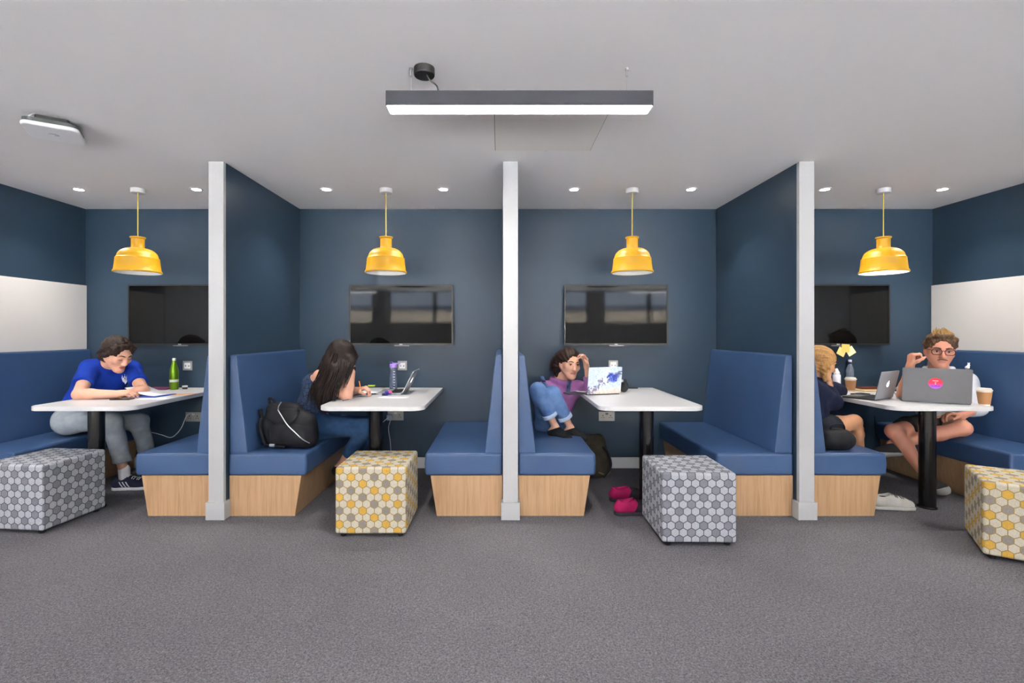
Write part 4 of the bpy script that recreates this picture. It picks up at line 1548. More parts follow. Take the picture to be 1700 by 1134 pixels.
for a in 'RL':
    S.cone(J['sh' + a], J['el' + a], 0.06, 0.056, 0.03)
    S.cone(J['el' + a], J['el' + a] + (J['wr' + a] - J['el' + a]) * 0.5, 0.056, 0.046, 0.03)
S.folds(0.0035, 34, 18)
field_obj(S, 'jumper', cloth('navy_knit', (20, 24, 44), (36, 42, 68)), t, 1)
S = Field(lo, hi, 0.005)
S.cone(J['hipR'], J['hipL'], 0.102, None, 0.04)
for a in 'RL':
    m_ = J['hip' + a] + (J['kn' + a] - J['hip' + a]) * 0.4
    S.cone(J['hip' + a], m_, 0.094, 0.09, 0.03, flat=1)
field_obj(S, 'shorts', cloth('dark_shorts', (28, 30, 38), (44, 46, 56)), t, 1)
S = Field(h.c - 0.26, h.c + 0.24, 0.0045)
add_cap(S, h, 0.014, 0.05)
S.chain([h.p(-0.06, 0.0, 0.06), h.p(-0.085, 0.0, -0.02), h.p(-0.075, 0.02, -0.12)], [0.04, 0.026, 0.012], 0.03)
S.chain([h.p(0, -0.09, 0.02), h.p(0, -0.13, -0.02), h.p(0, -0.12, -0.11)], [0.05, 0.04, 0.02], 0.03)
groove(S, h)
field_obj(S, 'hair', H_blonde, t, 0)

# ---- man with glasses, fourth booth
J = base_joints(dict(pel=(1563, 703, 4.04), neck=(1558, 617, 3.95), head=(1560, 581, 3.85), shR=(1517, 634, 3.98), shL=(1603, 634, 3.92), elR=(1500, 656, 3.74), wrR=(1511, 608, 3.70), elL=(1622, 676, 3.80), wrL=(1596, 690, 3.68),
                     hipR=(1542, 706, 4.02), hipL=(1578, 704, 3.98), knR=(1484, 716, 3.72), anR=(1542, 795, 3.64), knL=(1598, 711, 3.64), anL=(1480, 738, 3.76)))
t, org = start(J, 'man with glasses and white open shirt, fist raised, behind the grey laptop')
h = Frame(J['head'], (-0.52, -0.84, -0.16), roll=-0.05, s=1.15)
lo, hi = bounds(J, 0.2)
S = Field(lo, hi, 0.0045)
add_torso(S, J, 0.0, 1.0)
for a in 'RL':
    add_arm(S, J['sh' + a], J['el' + a], J['wr' + a], 0.004)
    add_leg(S, J['hip' + a], J['kn' + a], J['an' + a], 0.002)
add_hand(S, J['wrR'], (0.12, -0.05, 1), (0.85, -0.2, 0.1), (0.1, -0.9, 0.3), (75, 80, 45), 1.0, tcurl=0.7)
add_hand(S, J['wrL'], (-0.8, 0.1, 0.1), (0, -0.2, -1), (0, -0.8, 0.4), (30, 40, 30), 1.0)
add_head(S, h, J['neck'], True)
body = field_obj(S, 'body', [M_skinE, M_lip], t, 1, face_pick(h))
add_face_parts(h, body, org, H_man, brow=0.0055)
mo = MB().tube([h.p(l, 0.1025 - 6 * l * l, -0.0475 - 8 * l * l) for l in (-0.028, -0.016, 0, 0.016, 0.028)], [0.002, 0.0048, 0.004, 0.0048, 0.002], 6)
mo.build('moustache', H_man, body, off=org)
g = MB()
MG = mat('glasses_frame', (86, 34, 36), 0.3)
for x in (-1, 1):
    ring = [h.p(x * 0.034 + 0.027 * math.cos(a) * (1 if abs(math.cos(a)) < 0.99 else 1), 0.104 - 0.06 * abs(0.034 + x * 0.027 * math.cos(a)) ** 1.2, 0.004 + 0.019 * max(-1, min(1, 1.25 * math.sin(a)))) for a in np.linspace(0, 2 * math.pi, 25)]
    g.tube(ring, 0.0032, 6)
    g.tube([h.p(x * 0.060, 0.097, 0.014), h.p(x * 0.078, 0.06, 0.012), h.p(x * 0.084, 0.0, 0.004)], 0.0028, 6)
g.tube([h.p(-0.009, 0.106, 0.010), h.p(0, 0.108, 0.013), h.p(0.009, 0.106, 0.010)], 0.003, 6)
g.build('glasses', MG, t, off=org)
S = Field(lo, hi, 0.005)
add_torso(S, J, 0.010, 1.0, hs=0.8)
S.ell(J['neck'] + 0.05 * unit(h.c - J['neck']), (0.066, 0.066, 0.05), None, 0.01, 'sub')
S.folds(0.003, 34, 24)
field_obj(S, 't_shirt', cloth('grey_marl', (150, 152, 156), (184, 186, 190)), t, 1)
S = Field(lo, hi, 0.005)
add_torso(S, J, 0.018, 1.0, hs=0.8)
for a in 'RL':
    e = J['sh' + a] + (J['el' + a] - J['sh' + a]) * (0.7 if a == 'R' else 1.0)
    d = unit(J['el' + a] - J['sh' + a])
    S.cone(J['sh' + a], e, 0.066, 0.062, 0.03, flat=int(a == 'R'))
    if a == 'L':
        S.cone(J['elL'], J['elL'] + (J['wrL'] - J['elL']) * 0.5, 0.056, 0.05, 0.03, flat=1)
fr = unit([-0.45, -0.85, 0])
S.cone(J['neck'] + fr * 0.12 + (0, 0, 0.03), J['waist'] + fr * 0.17, 0.05, 0.1, 0.01, 'sub')
S.ell(J['neck'] + 0.05 * unit(h.c - J['neck']), (0.075, 0.075, 0.05), None, 0.01, 'sub')
lat = np.cross(fr, (0, 0, 1.0))
for x in (-1, 1):
    S.chain([J['neck'] - fr * 0.06 + (0, 0, 0.03), J['neck'] + x * lat * 0.085 + (0, 0, 0.025), J['neck'] + x * lat * 0.075 + fr * 0.085 - (0, 0, 0.03)], [0.02, 0.018, 0.014], 0.01)
S.folds(0.0045, 34, 25)
field_obj(S, 'open_shirt', cloth('white_cotton', (176, 180, 188), (204, 207, 212)), t, 1)
S = Field(lo, hi, 0.005)
S.cone(J['hipR'], J['hipL'], 0.112, None, 0.04)
for a, u in (('R', 0.72), ('L', 0.45)):
    m_ = J['hip' + a] + (J['kn' + a] - J['hip' + a]) * u
    d = unit(J['kn' + a] - J['hip' + a])
    S.cone(J['hip' + a], m_, 0.1, 0.092, 0.03, flat=1)
S.folds(0.004, 32, 26)
field_obj(S, 'shorts', cloth('black_shorts', (30, 28, 28), (48, 45, 44)), t, 1)
for a, d, dn in (('R', (0.8, 0.3, -0.25), (0.2, -0.3, -0.9)), ('L', (-0.75, 0.5, -0.25), (-0.2, -0.5, -0.8))):
    S = Field(J['an' + a] - 0.27, J['an' + a] + 0.27, 0.0045)
    add_foot(S, J['an' + a], d, dn, 0.009, 0.14)
    S.cut(J['an' + a] + unit(dn) * 0.008, -np.array(dn), 0.1)
    sh = field_obj(S, 'shoe', mat('black_canvas', (32, 30, 31), 0.8), t, 1)
    S = Field(J['an' + a] - 0.27, J['an' + a] + 0.27, 0.0045)
    add_foot(S, J['an' + a] + unit(dn) * 0.004, d, dn, 0.012, 0.142)
    S.cut(J['an' + a] + unit(dn) * 0.078, -np.array(dn), 0.3)
    field_obj(S, 'sole', mat('off_white_rubber', (150, 148, 144), 0.6), sh, 1)
S = Field(h.c - 0.25, h.c + 0.25, 0.004)
add_cap(S, h, 0.006, 0.074)
S.ell(h.p(0, -0.05, 0.112), np.array((0.04, 0.035, 0.022)), h.M, 0.02)
for x in (-1, 1):
    S.chain([h.p(x * 0.03, 0.062, 0.108), h.p(x * 0.066, 0.04, 0.084), h.p(x * 0.080, 0.0, 0.036)], [0.012, 0.015, 0.015], 0.02)
S.cone(h.p(-0.04, 0.064, 0.108), h.p(0.04, 0.064, 0.108), 0.012, None, 0.02)
groove(S, h, 0.002)
hair = field_obj(S, 'hair', H_man, t, 2)
strands([[h.p(x, 0.070, 0.104), h.p(x * 1.1, 0.03, 0.12), h.p(x * 0.6, -0.03, 0.136), h.p(x * 0.3, -0.06, 0.13)] for x in (-0.05, -0.02, 0.02, 0.05)], 40, 0.004, 0.006, 41).build('hair_locks', hairmat('hair_golden', (120, 88, 46), (160, 124, 62)), hair, off=org)  # golden locks on top, lighter than the sides

# ------------------------------------------------------------------ laptops
def laptop(x, y, rz, w, d, hgt, tilt, label, m_base, m_lid, kind, z=TZ, m_key=None):
    """hinge line centred on (x, y); the user sits towards local -y, the lid's back looks to +y"""
    t = thing('laptop', label, 'laptop', (x, y, z), rz, 'open laptops')
    MB().prism(rrect(-w / 2, w / 2, -d, 0, 0.012, 4), 'z', 0.001, 0.014).build('base', m_base, t, 0.002)
    MB().box(-w * 0.42, w * 0.42, -d * 0.52, -d * 0.08, 0.0138, 0.0152).build('keyboard', M_blackm, t)
    MB().box(-w * 0.16, w * 0.16, -d * 0.94, -d * 0.6, 0.0138, 0.0146).build('trackpad', m_key or M_silver, t)
    ca, sa = math.cos(tilt), math.sin(tilt)
    ob = MB().prism(rrect(-w / 2, w / 2, 0.0, hgt, 0.010, 4), 'y', -0.0035, 0.0035).build('lid', m_lid, t, 0.0015)
    ob.location = (0, 0.004, 0.008)
    ob.rotation_euler = (-tilt, 0, 0)
    MB().box(-w / 2 + 0.008, w / 2 - 0.008, -0.0045, -0.0034, 0.012, hgt - 0.008).build('screen', M_screen, ob)
    for sx in (-1, 1):
        MB().box(sx * w * 0.36 - 0.022, sx * w * 0.36 + 0.022, -0.006, 0.005, 0.002, 0.009).build('hinge', M_grey_lap if kind == 'sticker' else M_blackm, t, 0.001)
    if kind == 'fruit':
        c = hgt * 0.52
        pts = []
        r = hgt * 0.085
        for k in range(28):
            a = 2 * math.pi * k / 28
            rr = r * (1 - 0.10 * math.cos(2 * a) - 0.12 * max(0, math.sin(a)) ** 8 - 0.1 * max(0, -math.sin(a)) ** 10)
            px, pz = rr * math.cos(a), rr * math.sin(a)
            if px < -r * 0.55 and abs(pz - r * 0.1) < r * 0.5:          # the bite
                px = -r * 0.55 - (abs(pz - r * 0.1) - r * 0.5) * -0.55
                px = -r * 0.92 + (r * 0.5 - abs(pz - r * 0.1)) * 0.75
            pts.append((px, c + pz))
        MB().prism(pts, 'y', 0.0034, 0.0042).build('logo', M_glow, ob)
        lf = [(-0.1 * r, c + 1.05 * r), (-0.42 * r, c + 1.3 * r), (-0.5 * r, c + 1.62 * r), (-0.16 * r, c + 1.42 * r)]
        MB().prism(lf, 'y', 0.0034, 0.0042).build('logo_leaf', M_glow, ob)
    if kind == 'sticker':
        n = 36
        st = MB().prism([(0.04 * math.cos(2 * math.pi * k / n), 0.04 * math.sin(2 * math.pi * k / n)) for k in range(n)], 'y', 0.0, 0.0006).build('round_sticker', mat_sticker(), ob)
        st.location = (0.005, 0.0034, hgt * 0.56)
        y0, y1 = 0.0006, 0.0009
        mk = MB()
        for a, b in ((-0.012, 0.007), (-0.004, 0.006), (0.004, 0.007), (0.0115, 0.006)):
            mk.prism([(-a - b / 2, 0.015), (-a + b / 2, 0.015), (-a + b / 2 - 0.001, 0.022), (-a - b / 2 + 0.001, 0.0225)], 'y', y0, y1)
        mk.box(-0.0016, 0.0016, y0, y1, -0.006, 0.008).box(-0.005, 0.005, y0, y1, 0.006, 0.009).box(-0.004, 0.004, y0, y1, -0.009, -0.006)
        mk.build('white_print', M_paper, st, smooth=False)
        pm = MB()
        for a, b in ((-0.018, 0.010), (0.0, 0.014), (0.018, 0.010)):
            pm.prism([(a - 0.012, -0.024), (a + 0.012, -0.024), (a, -0.024 + b)], 'y', y0, y1)
        pm.build('purple_print', mat('sticker_purple', (112, 70, 214), 0.4), st, smooth=False)
    return t


M_cover = mat_art()
laptop(-0.80, 4.10, R(-90), 0.30, 0.21, 0.205, R(27), 'silver laptop seen edge-on beside the purple bottle', M_alu, M_alu, 'fruit')
laptop(0.855, 3.965, R(180 + 17), 0.305, 0.21, 0.222, R(8), 'laptop with a painted blue and white cover on the third table', mat('dark_base', (60, 58, 62), 0.4), M_cover, 'fruit')
laptop(2.915, 3.675, R(180 + 31), 0.30, 0.215, 0.215, R(12), 'silver laptop with a glowing logo on the fourth table, the smaller one', mat('dark_base', (60, 58, 62), 0.4), M_alu, 'fruit')
laptop(3.146, 3.488, R(180 - 32), 0.38, 0.25, 0.246, R(7), 'large grey laptop with a round red sticker, in front of the man', M_grey_lap, M_grey_lap, 'sticker')


# ------------------------------------------------------------------ bottles, cups, small things on the tables
def at(px, py, D=None):
    """point of the table plane under a photo pixel"""
    D = (CAMH - TZ) * FPX / (py - CY) if D is None else D
    return ((px - CX) * D / FPX, D, TZ)


t = thing('drinks_bottle', 'tall metallic green bottle with a pale band on the first table', 'bottle', at(289, 646.5))
MB().lathe([(0.032, 0), (0.036, 0.006), (0.036, 0.15), (0.034, 0.175), (0.021, 0.225), (0.0165, 0.245), (0.0165, 0.258)], 28).build('body', mat('green_metal', (112, 150, 30), 0.28, metal=0.7), t, ang=50)
MB().lathe([(0.0364, 0.068), (0.0364, 0.09)], 28, cap=False).build('band', mat('bottle_band', (206, 210, 196), 0.4), t)
MB().lathe([(0.014, 0.258), (0.015, 0.262), (0.015, 0.278), (0.012, 0.28)], 20).build('cap', mat('bottle_cap', (206, 208, 204), 0.4), t)
t = thing('jar', 'tiny jar with a pale lid beside the green bottle', 'jar', at(307, 646))
MB().lathe([(0.019, 0), (0.021, 0.003), (0.021, 0.018)], 20).build('body', mat('jar_dark', (50, 48, 46), 0.3), t)
MB().lathe([(0.022, 0.018), (0.022, 0.03), (0.02, 0.031)], 20).build('lid', mat('jar_lid', (206, 202, 194), 0.4), t)

t = thing('drinks_bottle', 'clear drinks bottle with a lilac lid on the second table', 'bottle', at(653, 647.5))
M_clear = mat('clear_plastic', (190, 200, 226), 0.08, trans=0.9)
MB().lathe([(0.031, 0), (0.034, 0.006), (0.034, 0.12), (0.029, 0.14), (0.029, 0.2)], 28).build('body', M_clear, t)
M_lil = mat('lilac_plastic', (160, 132, 214), 0.4)
ld = MB().lathe([(0.031, 0.2), (0.032, 0.204), (0.032, 0.226), (0.026, 0.232)], 24).build('lid', M_lil, t)
MB().box(-0.02, 0.062, -0.011, 0.011, 0.228, 0.24).build('spout_handle', M_lil, ld, 0.003)
MB().box(-0.03, -0.005, -0.012, 0.012, 0.23, 0.25).build('spout_cap', mat('deep_purple', (60, 40, 150), 0.4), ld, 0.003)
for k in range(7):
    MB().box(0.006, 0.022, -0.0345, -0.0315, 0.02 + 0.024 * k, 0.024 + 0.024 * k).build('measure_mark', M_paper, t)


def cup(px, py, label, D=None, h=0.108):
    t = thing('paper_cup', label, 'cup', at(px, py, D), 0, 'brown paper cups')
    MB().lathe([(0.029, 0), (0.029, 0.003), (0.041, h)], 28).build('cup', M_cuplid, t)
    MB().lathe([(0.0312, 0.012), (0.0412, h - 0.012)], 28, cap=False).build('sleeve', M_kraft, t)
    MB().lathe([(0.0435, h - 0.004), (0.0445, h), (0.0435, h + 0.004), (0.039, h + 0.006), (0.037, h + 0.014), (0.03, h + 0.012)], 28).build('lid', M_cuplid, t)


cup(1412, 650, 'brown paper cup with a white lid between the bottles and the silver laptop')
cup(1634, 673.5, 'brown paper cup with a white lid at the front right corner of the fourth table')
t = thing('squeeze_bottle', 'white plastic squeeze bottle with a nozzle cap on the fourth table', 'bottle', at(1389, 646))
MB().lathe([(0.028, 0), (0.031, 0.005), (0.031, 0.125), (0.026, 0.133)], 24).build('body', mat('white_plastic', (232, 228, 236), 0.35), t)
MB().lathe([(0.023, 0.133), (0.025, 0.14), (0.024, 0.152), (0.013, 0.172), (0.009, 0.185), (0.006, 0.187)], 20).build('nozzle_cap', mat('cap_white', (224, 222, 220), 0.4), t)
t = thing('water_bottle', 'clear plastic water bottle with a dark collar behind the paper cup', 'bottle', at(1411, 644))
pr = [(0.028, 0), (0.032, 0.008)]
for k in range(6):
    pr += [(0.032, 0.02 + 0.022 * k), (0.0295, 0.031 + 0.022 * k)]
pr += [(0.032, 0.152), (0.031, 0.17), (0.02, 0.205), (0.013, 0.222), (0.012, 0.23)]
MB().lathe(pr, 28).build('body', mat('clear_pet', (214, 224, 240), 0.06, trans=0.85), t, ang=60)
MB().lathe([(0.0155, 0.222), (0.0155, 0.24)], 20).build('collar', mat('navy_plastic', (26, 30, 84), 0.4), t)
MB().lathe([(0.014, 0.24), (0.0145, 0.246), (0.0145, 0.257), (0.011, 0.26)], 20).build('cap', M_paper, t)


def slab(name, label, cat, px, py, w, d, h, rz, m, z=TZ, bevel=0.002, D=None):
    p = at(px, py, D)
    o = MB().prism(rrect(-w / 2, w / 2, -d / 2, d / 2, min(w, d) * 0.05, 3), 'z', 0, h).build(name, m, None, min(bevel, h * 0.3))
    o.location = (p[0], p[1], z + 0.0005)
    o.rotation_euler = (0, 0, rz)
    return tag(o, label, cat)


def sheet(px, py, w, d, rz, label, z, lift=0.0, D=None, m=None):
    p = at(px, py, D)
    n = 8
    v, f = [], []
    for j in range(2):
        for i in range(n + 1):
            u = i / n
            v.append(((u - 0.5) * w, (j - 0.5) * d, lift * (1 - u) ** 2))
    f = [(i, i + 1, n + 2 + i, n + 1 + i) for i in range(n)]
    o = pyd(v, f, 'paper_sheet', m or M_paper)
    o.modifiers.new('thick', 'SOLIDIFY').thickness = 0.0012
    o.location = (p[0], p[1], z)
    o.rotation_euler = (0, 0, rz)
    return tag(o, label, 'paper')


# first table
fo = slab('folder', 'blue folder lying under the papers on the first table', 'folder', 248, 657, 0.30, 0.22, 0.006, R(-8), mat('folder_blue', (40, 70, 170), 0.4))
sheet(250, 656, 0.28, 0.2, R(-10), 'white sheet curling up from the blue folder in the reader\'s hand', TZ + 0.008, 0.06)
sheet(262, 661, 0.24, 0.17, R(6), 'loose white sheet in front of the blue folder', TZ + 0.001)
slab('phone', 'dark phone lying under the reader\'s forearm', 'phone', 203, 663.5, 0.14, 0.07, 0.008, R(4), M_black)
slab('notebook', 'dark magenta notebook behind the papers on the first table', 'notebook', 266, 646, 0.2, 0.14, 0.012, R(0), mat('magenta_cover', (120, 50, 90), 0.5))
slab('leaflet', 'orange brown leaflet near the right end of the first table', 'leaflet', 305, 655, 0.16, 0.09, 0.002, R(10), mat('orange_leaflet', (206, 150, 116), 0.6))
# second table
sheet(622, 652, 0.27, 0.2, R(8), 'white writing paper under the long-haired person\'s hand', TZ + 0.009)
slab('notebook', 'dark ring-bound notebook under the writing paper', 'notebook', 615, 653, 0.28, 0.21, 0.008, R(10), mat('dark_cover', (62, 62, 72), 0.5))
sheet(655, 659, 0.24, 0.15, R(-4), 'printed sheet lying in front of the silver laptop', TZ + 0.001)


def pen(a, b, r, m, label, name='pen', tip=None):
    t = thing(name, label, 'pen', tuple(a))
    a, b = np.array(a, float), np.array(b, float)
    MB().tube([np.zeros(3), (b - a) * 0.85], r, 8).build('barrel', m, t)
    MB().tube([(b - a) * 0.85, b - a], [r, r * 0.25], 8).build('tip', tip or M_blackm, t)


zr = TZ + 0.012
pen((at(611, 645)[0], at(611, 645)[1], zr + 0.012), (at(625, 645)[0], at(625, 645)[1], zr + 0.012), 0.008, mat('lime', (176, 204, 50), 0.4), 'lime highlighter beyond the writing hand', 'highlighter')
pen((at(628, 645)[0], at(628, 645)[1], zr + 0.004), (at(641, 645.5)[0], at(641, 645.5)[1], zr + 0.004), 0.007, M_blackm, 'black marker beyond the writing hand next to the highlighter', 'marker')
hp = P(599, 642, 3.86)
pen(hp + (-0.01, -0.01, 0.045), hp + (0.012, -0.02, -0.05), 0.004, mat('orange_pen', (236, 130, 30), 0.4), 'orange pen held in the long-haired person\'s hand')
pen((at(569, 666)[0], at(569, 666)[1], TZ + 0.004), (at(602, 658)[0], at(602, 658)[1], TZ + 0.004), 0.0035, mat('grey_pencil', (110, 110, 116), 0.4), 'grey pencil at the near left corner of the second table', 'pencil')
t = thing('key_ring', 'small bunch of blue and pink key charms on the second table', 'key ring', at(642, 657))
for k, (dx, dy, dz, c) in enumerate(((0, 0, 0.014, (44, 44, 150)), (0.02, 0.01, 0.018, (40, 60, 170)), (-0.022, -0.004, 0.011, (30, 40, 80)), (0.028, -0.004, 0.03, (206, 60, 110)), (0.004, -0.01, 0.032, (60, 50, 160)))):
    MB().ball((dx, dy, dz), (0.017, 0.013, 0.012), 10).build('charm', mat('charm_%d' % k, c, 0.4), t)
MB().tube([(-0.03 + 0.014 * math.cos(a), -0.012 + 0.014 * math.sin(a), 0.003) for a in np.linspace(0, 6.28, 15)], 0.0015, 6).build('ring', M_silver, t)
# third table
t = thing('headphones', 'black over-ear headphones standing beside the painted laptop', 'headphones', at(1036, 650.5), R(-20))
for sx in (-1, 1):
    e = MB()
    n = 20
    e.prism([(0.037 * math.cos(2 * math.pi * k / n), 0.043 + 0.043 * math.sin(2 * math.pi * k / n)) for k in range(n)], 'y', sx * 0.026 - 0.013, sx * 0.026 + 0.013)
    e.build('ear_cup', M_plastic_blk, t, 0.006)
MB().tube([(0.01, 0.045 * math.cos(a), 0.045 + 0.062 * math.sin(a)) for a in np.linspace(0.2, math.pi - 0.2, 14)], 0.007, 8).build('headband', M_blackm, t)
t = thing('travel_cup', 'small dark cup with a white top behind the painted laptop', 'cup', at(1028, 648))
MB().lathe([(0.026, 0), (0.03, 0.004), (0.034, 0.075)], 24).build('body', mat('brown_cup', (44, 34, 34), 0.4), t)
MB().lathe([(0.036, 0.075), (0.036, 0.085), (0.03, 0.096), (0.012, 0.1)], 24).build('lid', M_paper, t)
slab('phone', 'thin dark phone lying near the wall on the third table', 'phone', 1048, 645, 0.11, 0.055, 0.008, 0, M_black)
slab('notebook', 'dark notebook sticking out over the left edge of the third table', 'notebook', 957, 654.5, 0.19, 0.12, 0.01, R(16), mat('dark_cover', (62, 62, 72), 0.5), D=4.02)
sheet(966, 652, 0.12, 0.08, R(16), 'crumpled white note on the dark notebook', TZ + 0.014, 0.012, D=4.03)
# fourth table
slab('book', 'tan notebook beside the silver laptop on the fourth table', 'book', 1440, 649, 0.2, 0.14, 0.014, R(8), mat('tan_cover', (216, 188, 140), 0.6))
p = at(1440, 649)
o = MB().box(-0.085, 0.085, -0.045, 0.045, 0, 0.018).build('wallet', mat('red_wallet', (92, 40, 34), 0.45), None, 0.005)
o.location = (p[0] + 0.03, p[1] + 0.03, TZ + 0.0155)
tag(o, 'dark red wallet lying on the tan notebook', 'wallet')
slab('phone', 'black phone beside the keyboard of the silver laptop', 'phone', 1428, 655, 0.14, 0.07, 0.008, R(20), M_black)
sheet(1415, 655, 0.2, 0.16, R(10), 'loose white sheet under the phone on the fourth table', TZ + 0.0003)
t = thing('wrist_watch', 'steel watch lying between the two laptops on the fourth table', 'watch', at(1490, 655))
MB().tube([(0.026 * math.cos(a), 0.004, 0.027 + 0.026 * math.sin(a)) for a in np.linspace(0, 6.28, 25)], 0.005, 8).build('strap', M_silver, t)
MB().lathe([(0.016, 0), (0.016, 0.008)], 20, (0, -0.004, 0.05)).build('case', M_plate, t)
t = thing('charger_cable', 'thin black cable hanging from the fourth table beside the wall', 'cable')
MB().tube(smooth_path([P(1452, 690, 4.1), P(1453, 712, 4.15), P(1458, 735, 4.2), P(1460, 750, 4.3)]), 0.003, 6).build('lead', M_blackm, t)
# figurine on the corner of the grey laptop
p = P(1606, 610, 3.395)
t = thing('clip_figure', 'tiny pale figure perched on the corner of the grey laptop lid', 'figurine', tuple(p))
MB().ball((0, 0, 0.0), (0.014, 0.012, 0.012), 10).ball((0.008, 0, 0.014), (0.009, 0.009, 0.009), 10).build('body', mat('pale_pink', (232, 214, 214), 0.5), t)
MB().tube([(0.008, 0, 0.02), (0.003, 0, 0.034)], [0.004, 0.002], 6).tube([(0.01, 0, 0.02), (0.017, 0, 0.033)], [0.004, 0.002], 6).build('ears', mat('pale_lilac', (226, 218, 236), 0.5), t)
# sticky notes
for i, (px, py, ry, c, lab) in enumerate(((1404, 578, 4, (222, 180, 92), 'orange yellow sticky note on the lower edge of the fourth television'), (1397, 584, 28, (222, 198, 122), 'pale yellow sticky note hanging to the left below the orange one'), (1412, 583, -32, (224, 212, 166), 'cream sticky note hanging to the right below the orange one'))):
    p = P(px, py, 4.388 + 0.002 * i)
    o = MB().box(-0.036, 0.036, -0.0006, 0.0006, -0.036, 0.036).build('sticky_note', mat('note_%d' % i, c, 0.7), None)
    o.location = tuple(p)
    o.rotation_euler = (R(-4), R(ry), 0)
    tag(o, lab, 'sticky note', 'sticky notes on the television')


# ------------------------------------------------------------------ bags and shoes
def bag(name, label, c, size, lean, rz, m, group=None):
    t = thing(name, label, 'bag', tuple(c), rz)
    org = np.array(c)
    w, d, h_ = size
    S = Field(org - 0.35, org + 0.45, 0.006)
    cr, sr = math.cos(rz), math.sin(rz)

    def q(x, y, z):
        x = x + lean * z
        return org + np.array([cr * x - sr * y, sr * x + cr * y, z])
    for z0, z1, k0, k1 in ((0.07, h_ * 0.5, 1.0, 1.0), (h_ * 0.5, h_ - 0.06, 1.0, 0.72)):
        for sx in (-1, 1):
            S.cone(q(sx * (w / 2 - d / 2) * k0, 0, z0), q(sx * (w / 2 - d / 2) * k1, 0, z1), d / 2, d / 2 * k1, 0.05)
        S.cone(q(0, 0, z0), q(0, 0, z1), d / 2 * 1.05, d / 2 * k1, 0.05)
    for z in (0.07, h_ * 0.3, h_ * 0.5):
        S.cone(q(-w / 2 + d / 2, 0, z), q(w / 2 - d / 2, 0, z), d / 2, None, 0.04)
    S.cone(q(-0.05, 0, h_ - 0.06), q(0.05, 0, h_ - 0.06), d / 2 * 0.75, None, 0.05)
    S.folds(0.0055, 30, int(w * 1000))
    S.cut(org + (0, 0, 0.003), (0, 0, -1), 0.5)
    V, F = S.mesh()
    me = bpy.data.meshes.new('body')
    me.from_pydata([tuple(v) for v in (relax(V, F, 2) - org) @ np.array([[cr, -sr, 0], [sr, cr, 0], [0, 0, 1]])], [], [tuple(map(int, f)) for f in F])
    for p_ in me.polygons:
        p_.use_smooth = True
    me.materials.append(m)
    link('body', me, t)
    return t, lambda x, y, z: (x + lean * z, y, z)


M_nylon = cloth('black_nylon', (16, 16, 19), (34, 34, 38), 0.6)
t, q = bag('backpack', 'black nylon backpack slumped on the bench beside the long-haired person', (-1.48, 3.50, 0.432), (0.37, 0.17, 0.30), -0.30, R(-8), M_nylon)
trb = tree_of(t.children[0])


def on_bag(x, z, lift=0.003):
    hit = trb.ray_cast(Vector((x + -0.30 * z, -0.6, z)), Vector((0, 1, 0)))[0]
    return np.array(hit) + (0, -lift, 0) if hit is not None else np.array((x - 0.30 * z, -0.05, z))


MB().tube([on_bag(0.01 + 0.165 * k, 0.275 - 0.23 * k, 0.03) for k in np.linspace(0, 1, 14)], 0.0032, 6).build('zip', M_silver, t)
pk = MB()
rows = [[on_bag(-0.13 + 0.30 * a + 0.03 * b, 0.02 + 0.17 * b * (1 - 0.25 * (2 * a - 1) ** 2), 0.004 + 0.022 * (4 * a * (1 - a)) ** 0.4 * (4 * b * (1 - b)) ** 0.35) for a in np.linspace(0, 1, 15)] for b in np.linspace(0, 1, 11)]
pk.grid(rows)
pk.build('front_pocket', M_nylon, t, ang=80)
fl = MB()
rows = [[on_bag(-0.10 + 0.24 * a, 0.285 - 0.105 * b * (1 - 0.5 * (2 * a - 1) ** 4), 0.006 + 0.012 * b) for a in np.linspace(0, 1, 13)] for b in np.linspace(0, 1, 6)]
fl.grid(rows)
o = fl.build('top_flap', M_nylon, t, ang=80)
o.modifiers.new('thick', 'SOLIDIFY').thickness = 0.006
MB().tube([on_bag(-0.155 - 0.012 * math.sin(3 * k), 0.27 - 0.25 * k, 0.016) for k in np.linspace(0, 1, 12)], 0.013, 8).build('strap', M_nylon, t)
MB().tube([on_bag(-0.15 + 0.14 * k, 0.03 - 0.015 * k, 0.02) for k in np.linspace(0, 1, 8)], 0.010, 8).build('lower_strap', M_nylon, t)
MB().tube(smooth_path([q(-0.05, 0, 0.27), q(-0.065, -0.01, 0.335), q(-0.095, -0.01, 0.338), q(-0.105, 0, 0.275)]), 0.009, 8).build('grab_handle', M_nylon, t)
MB().tube(smooth_path([on_bag(0.0, 0.27, 0.012), on_bag(0.01, 0.27, 0.02) + (0, 0, 0.03), on_bag(0.03, 0.27, 0.02) + (0, 0, 0.06)]), 0.0035, 6).build('zip_pull', M_silver, t)
p_ = on_bag(-0.09, 0.03, 0.03)
MB().box(p_[0] - 0.02, p_[0] + 0.02, p_[1] - 0.006, p_[1] + 0.006, p_[2] - 0.01, p_[2] + 0.01).build('buckle', M_silver, t, 0.003)
t, q = bag('rucksack', 'dark olive bag on the floor behind the bench end in the third booth', (0.80, 4.24, 0.0), (0.3, 0.18, 0.34), 0.05, R(14), cloth('olive_canvas', (38, 36, 32), (74, 66, 52), 0.9))
MB().tube(smooth_path([q(0.06, -0.085, 0.27), q(0.11, -0.1, 0.2), q(0.13, -0.11, 0.1), q(0.06, -0.13, 0.02)]), 0.012, 8).build('strap', M_nylon, t)
MB().tube(smooth_path([q(0.02, -0.095, 0.06), q(0.08, -0.12, 0.035), q(0.14, -0.09, 0.05)]), 0.009, 8).build('lower_strap', mat('tan_webbing', (120, 96, 66), 0.8), t)
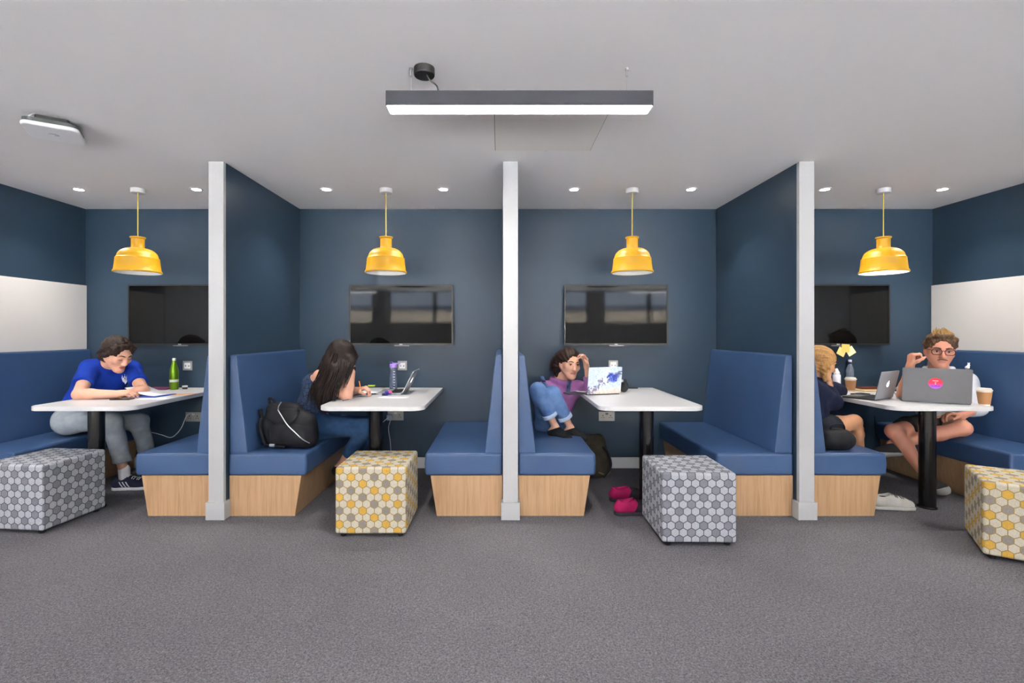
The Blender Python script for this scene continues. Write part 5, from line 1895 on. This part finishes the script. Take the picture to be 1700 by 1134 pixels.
t, q = bag('handbag', 'black handbag on the bench beside the blonde person', (2.38, 3.42, 0.432), (0.2, 0.1, 0.15), 0.05, R(6), M_nylon)
MB().tube(smooth_path([q(-0.06, 0, 0.11), q(-0.05, -0.02, 0.17), q(0.03, -0.02, 0.17), q(0.06, 0, 0.11)]), 0.006, 8).build('handle', M_nylon, t)

for x, y, rz, mu, ms, lab in ((2.735, 3.44, -6, cloth('white_leather', (168, 164, 157), (190, 187, 180), 0.5), mat('white_sole', (180, 178, 171), 0.5), 'empty white lace-up sneaker on the carpet by the fourth table column'),
                              (0.88, 3.33, 3, cloth('pink_mesh', (128, 10, 62), (164, 24, 84)), mat('dark_sole', (38, 34, 40), 0.6), 'pink and black trainer nearest the grey stool, the front one of the pair'),
                              (0.91, 3.60, -4, cloth('pink_mesh', (128, 10, 62), (164, 24, 84)), mat('dark_sole', (38, 34, 40), 0.6), 'pink and black trainer behind its twin, the rear one of the pair')):
    t = thing('sneaker', lab, 'shoe', (x, y, 0), 0)
    a = R(rz)
    u = sneaker(t, np.array([x, y, 0.0]), np.array([x, y, 0.115]), (math.cos(a), math.sin(a), 0), mu, ms, name='upper', L=0.27, m_lace=M_blackm if 'pink' in lab else mat('grey_lace', (112, 110, 106), 0.8))
    dv = np.array([math.cos(a), math.sin(a), 0])
    MB().ball((dv[0] * -0.006, dv[1] * -0.006, 0.083), (0.034, 0.028, 0.006), 14).build('insole', mat('insole', (60, 54, 54), 0.9) if 'white' in lab else mat('pink_lining', (196, 30, 96), 0.8), t)
    if 'pink' in lab:
        lat = np.array([-dv[1], dv[0], 0])
        q = lambda a_, b_, c_: np.array([x, y, 0.0]) + dv * a_ + lat * b_ + np.array([0, 0, c_])
        S = Field(q(0.06, 0, 0.06) - 0.2, q(0.06, 0, 0.06) + 0.2, 0.004)
        S.cone(q(-0.02, 0, 0.05), q(0.11, 0.006, 0.044), 0.039, 0.0415, 0.02)
        S.cone(q(0.04, 0, 0.068), q(0.12, 0.004, 0.047), 0.036, 0.0355, 0.025)
        S.cone(q(0.11, 0.005, 0.042), q(0.165, -0.002, 0.038), 0.0435, 0.0315, 0.02)
        S.cut(q(0.05, 0, 0.026), (0, 0, -1), 0.3)
        S.cut(q(0.045, 0, 0.05), -dv + np.array([0, 0, 0.5]), 0.3)
        field_obj(S, 'toe_cover', cloth('black_mesh', (22, 20, 24), (46, 42, 48)), t, 1)
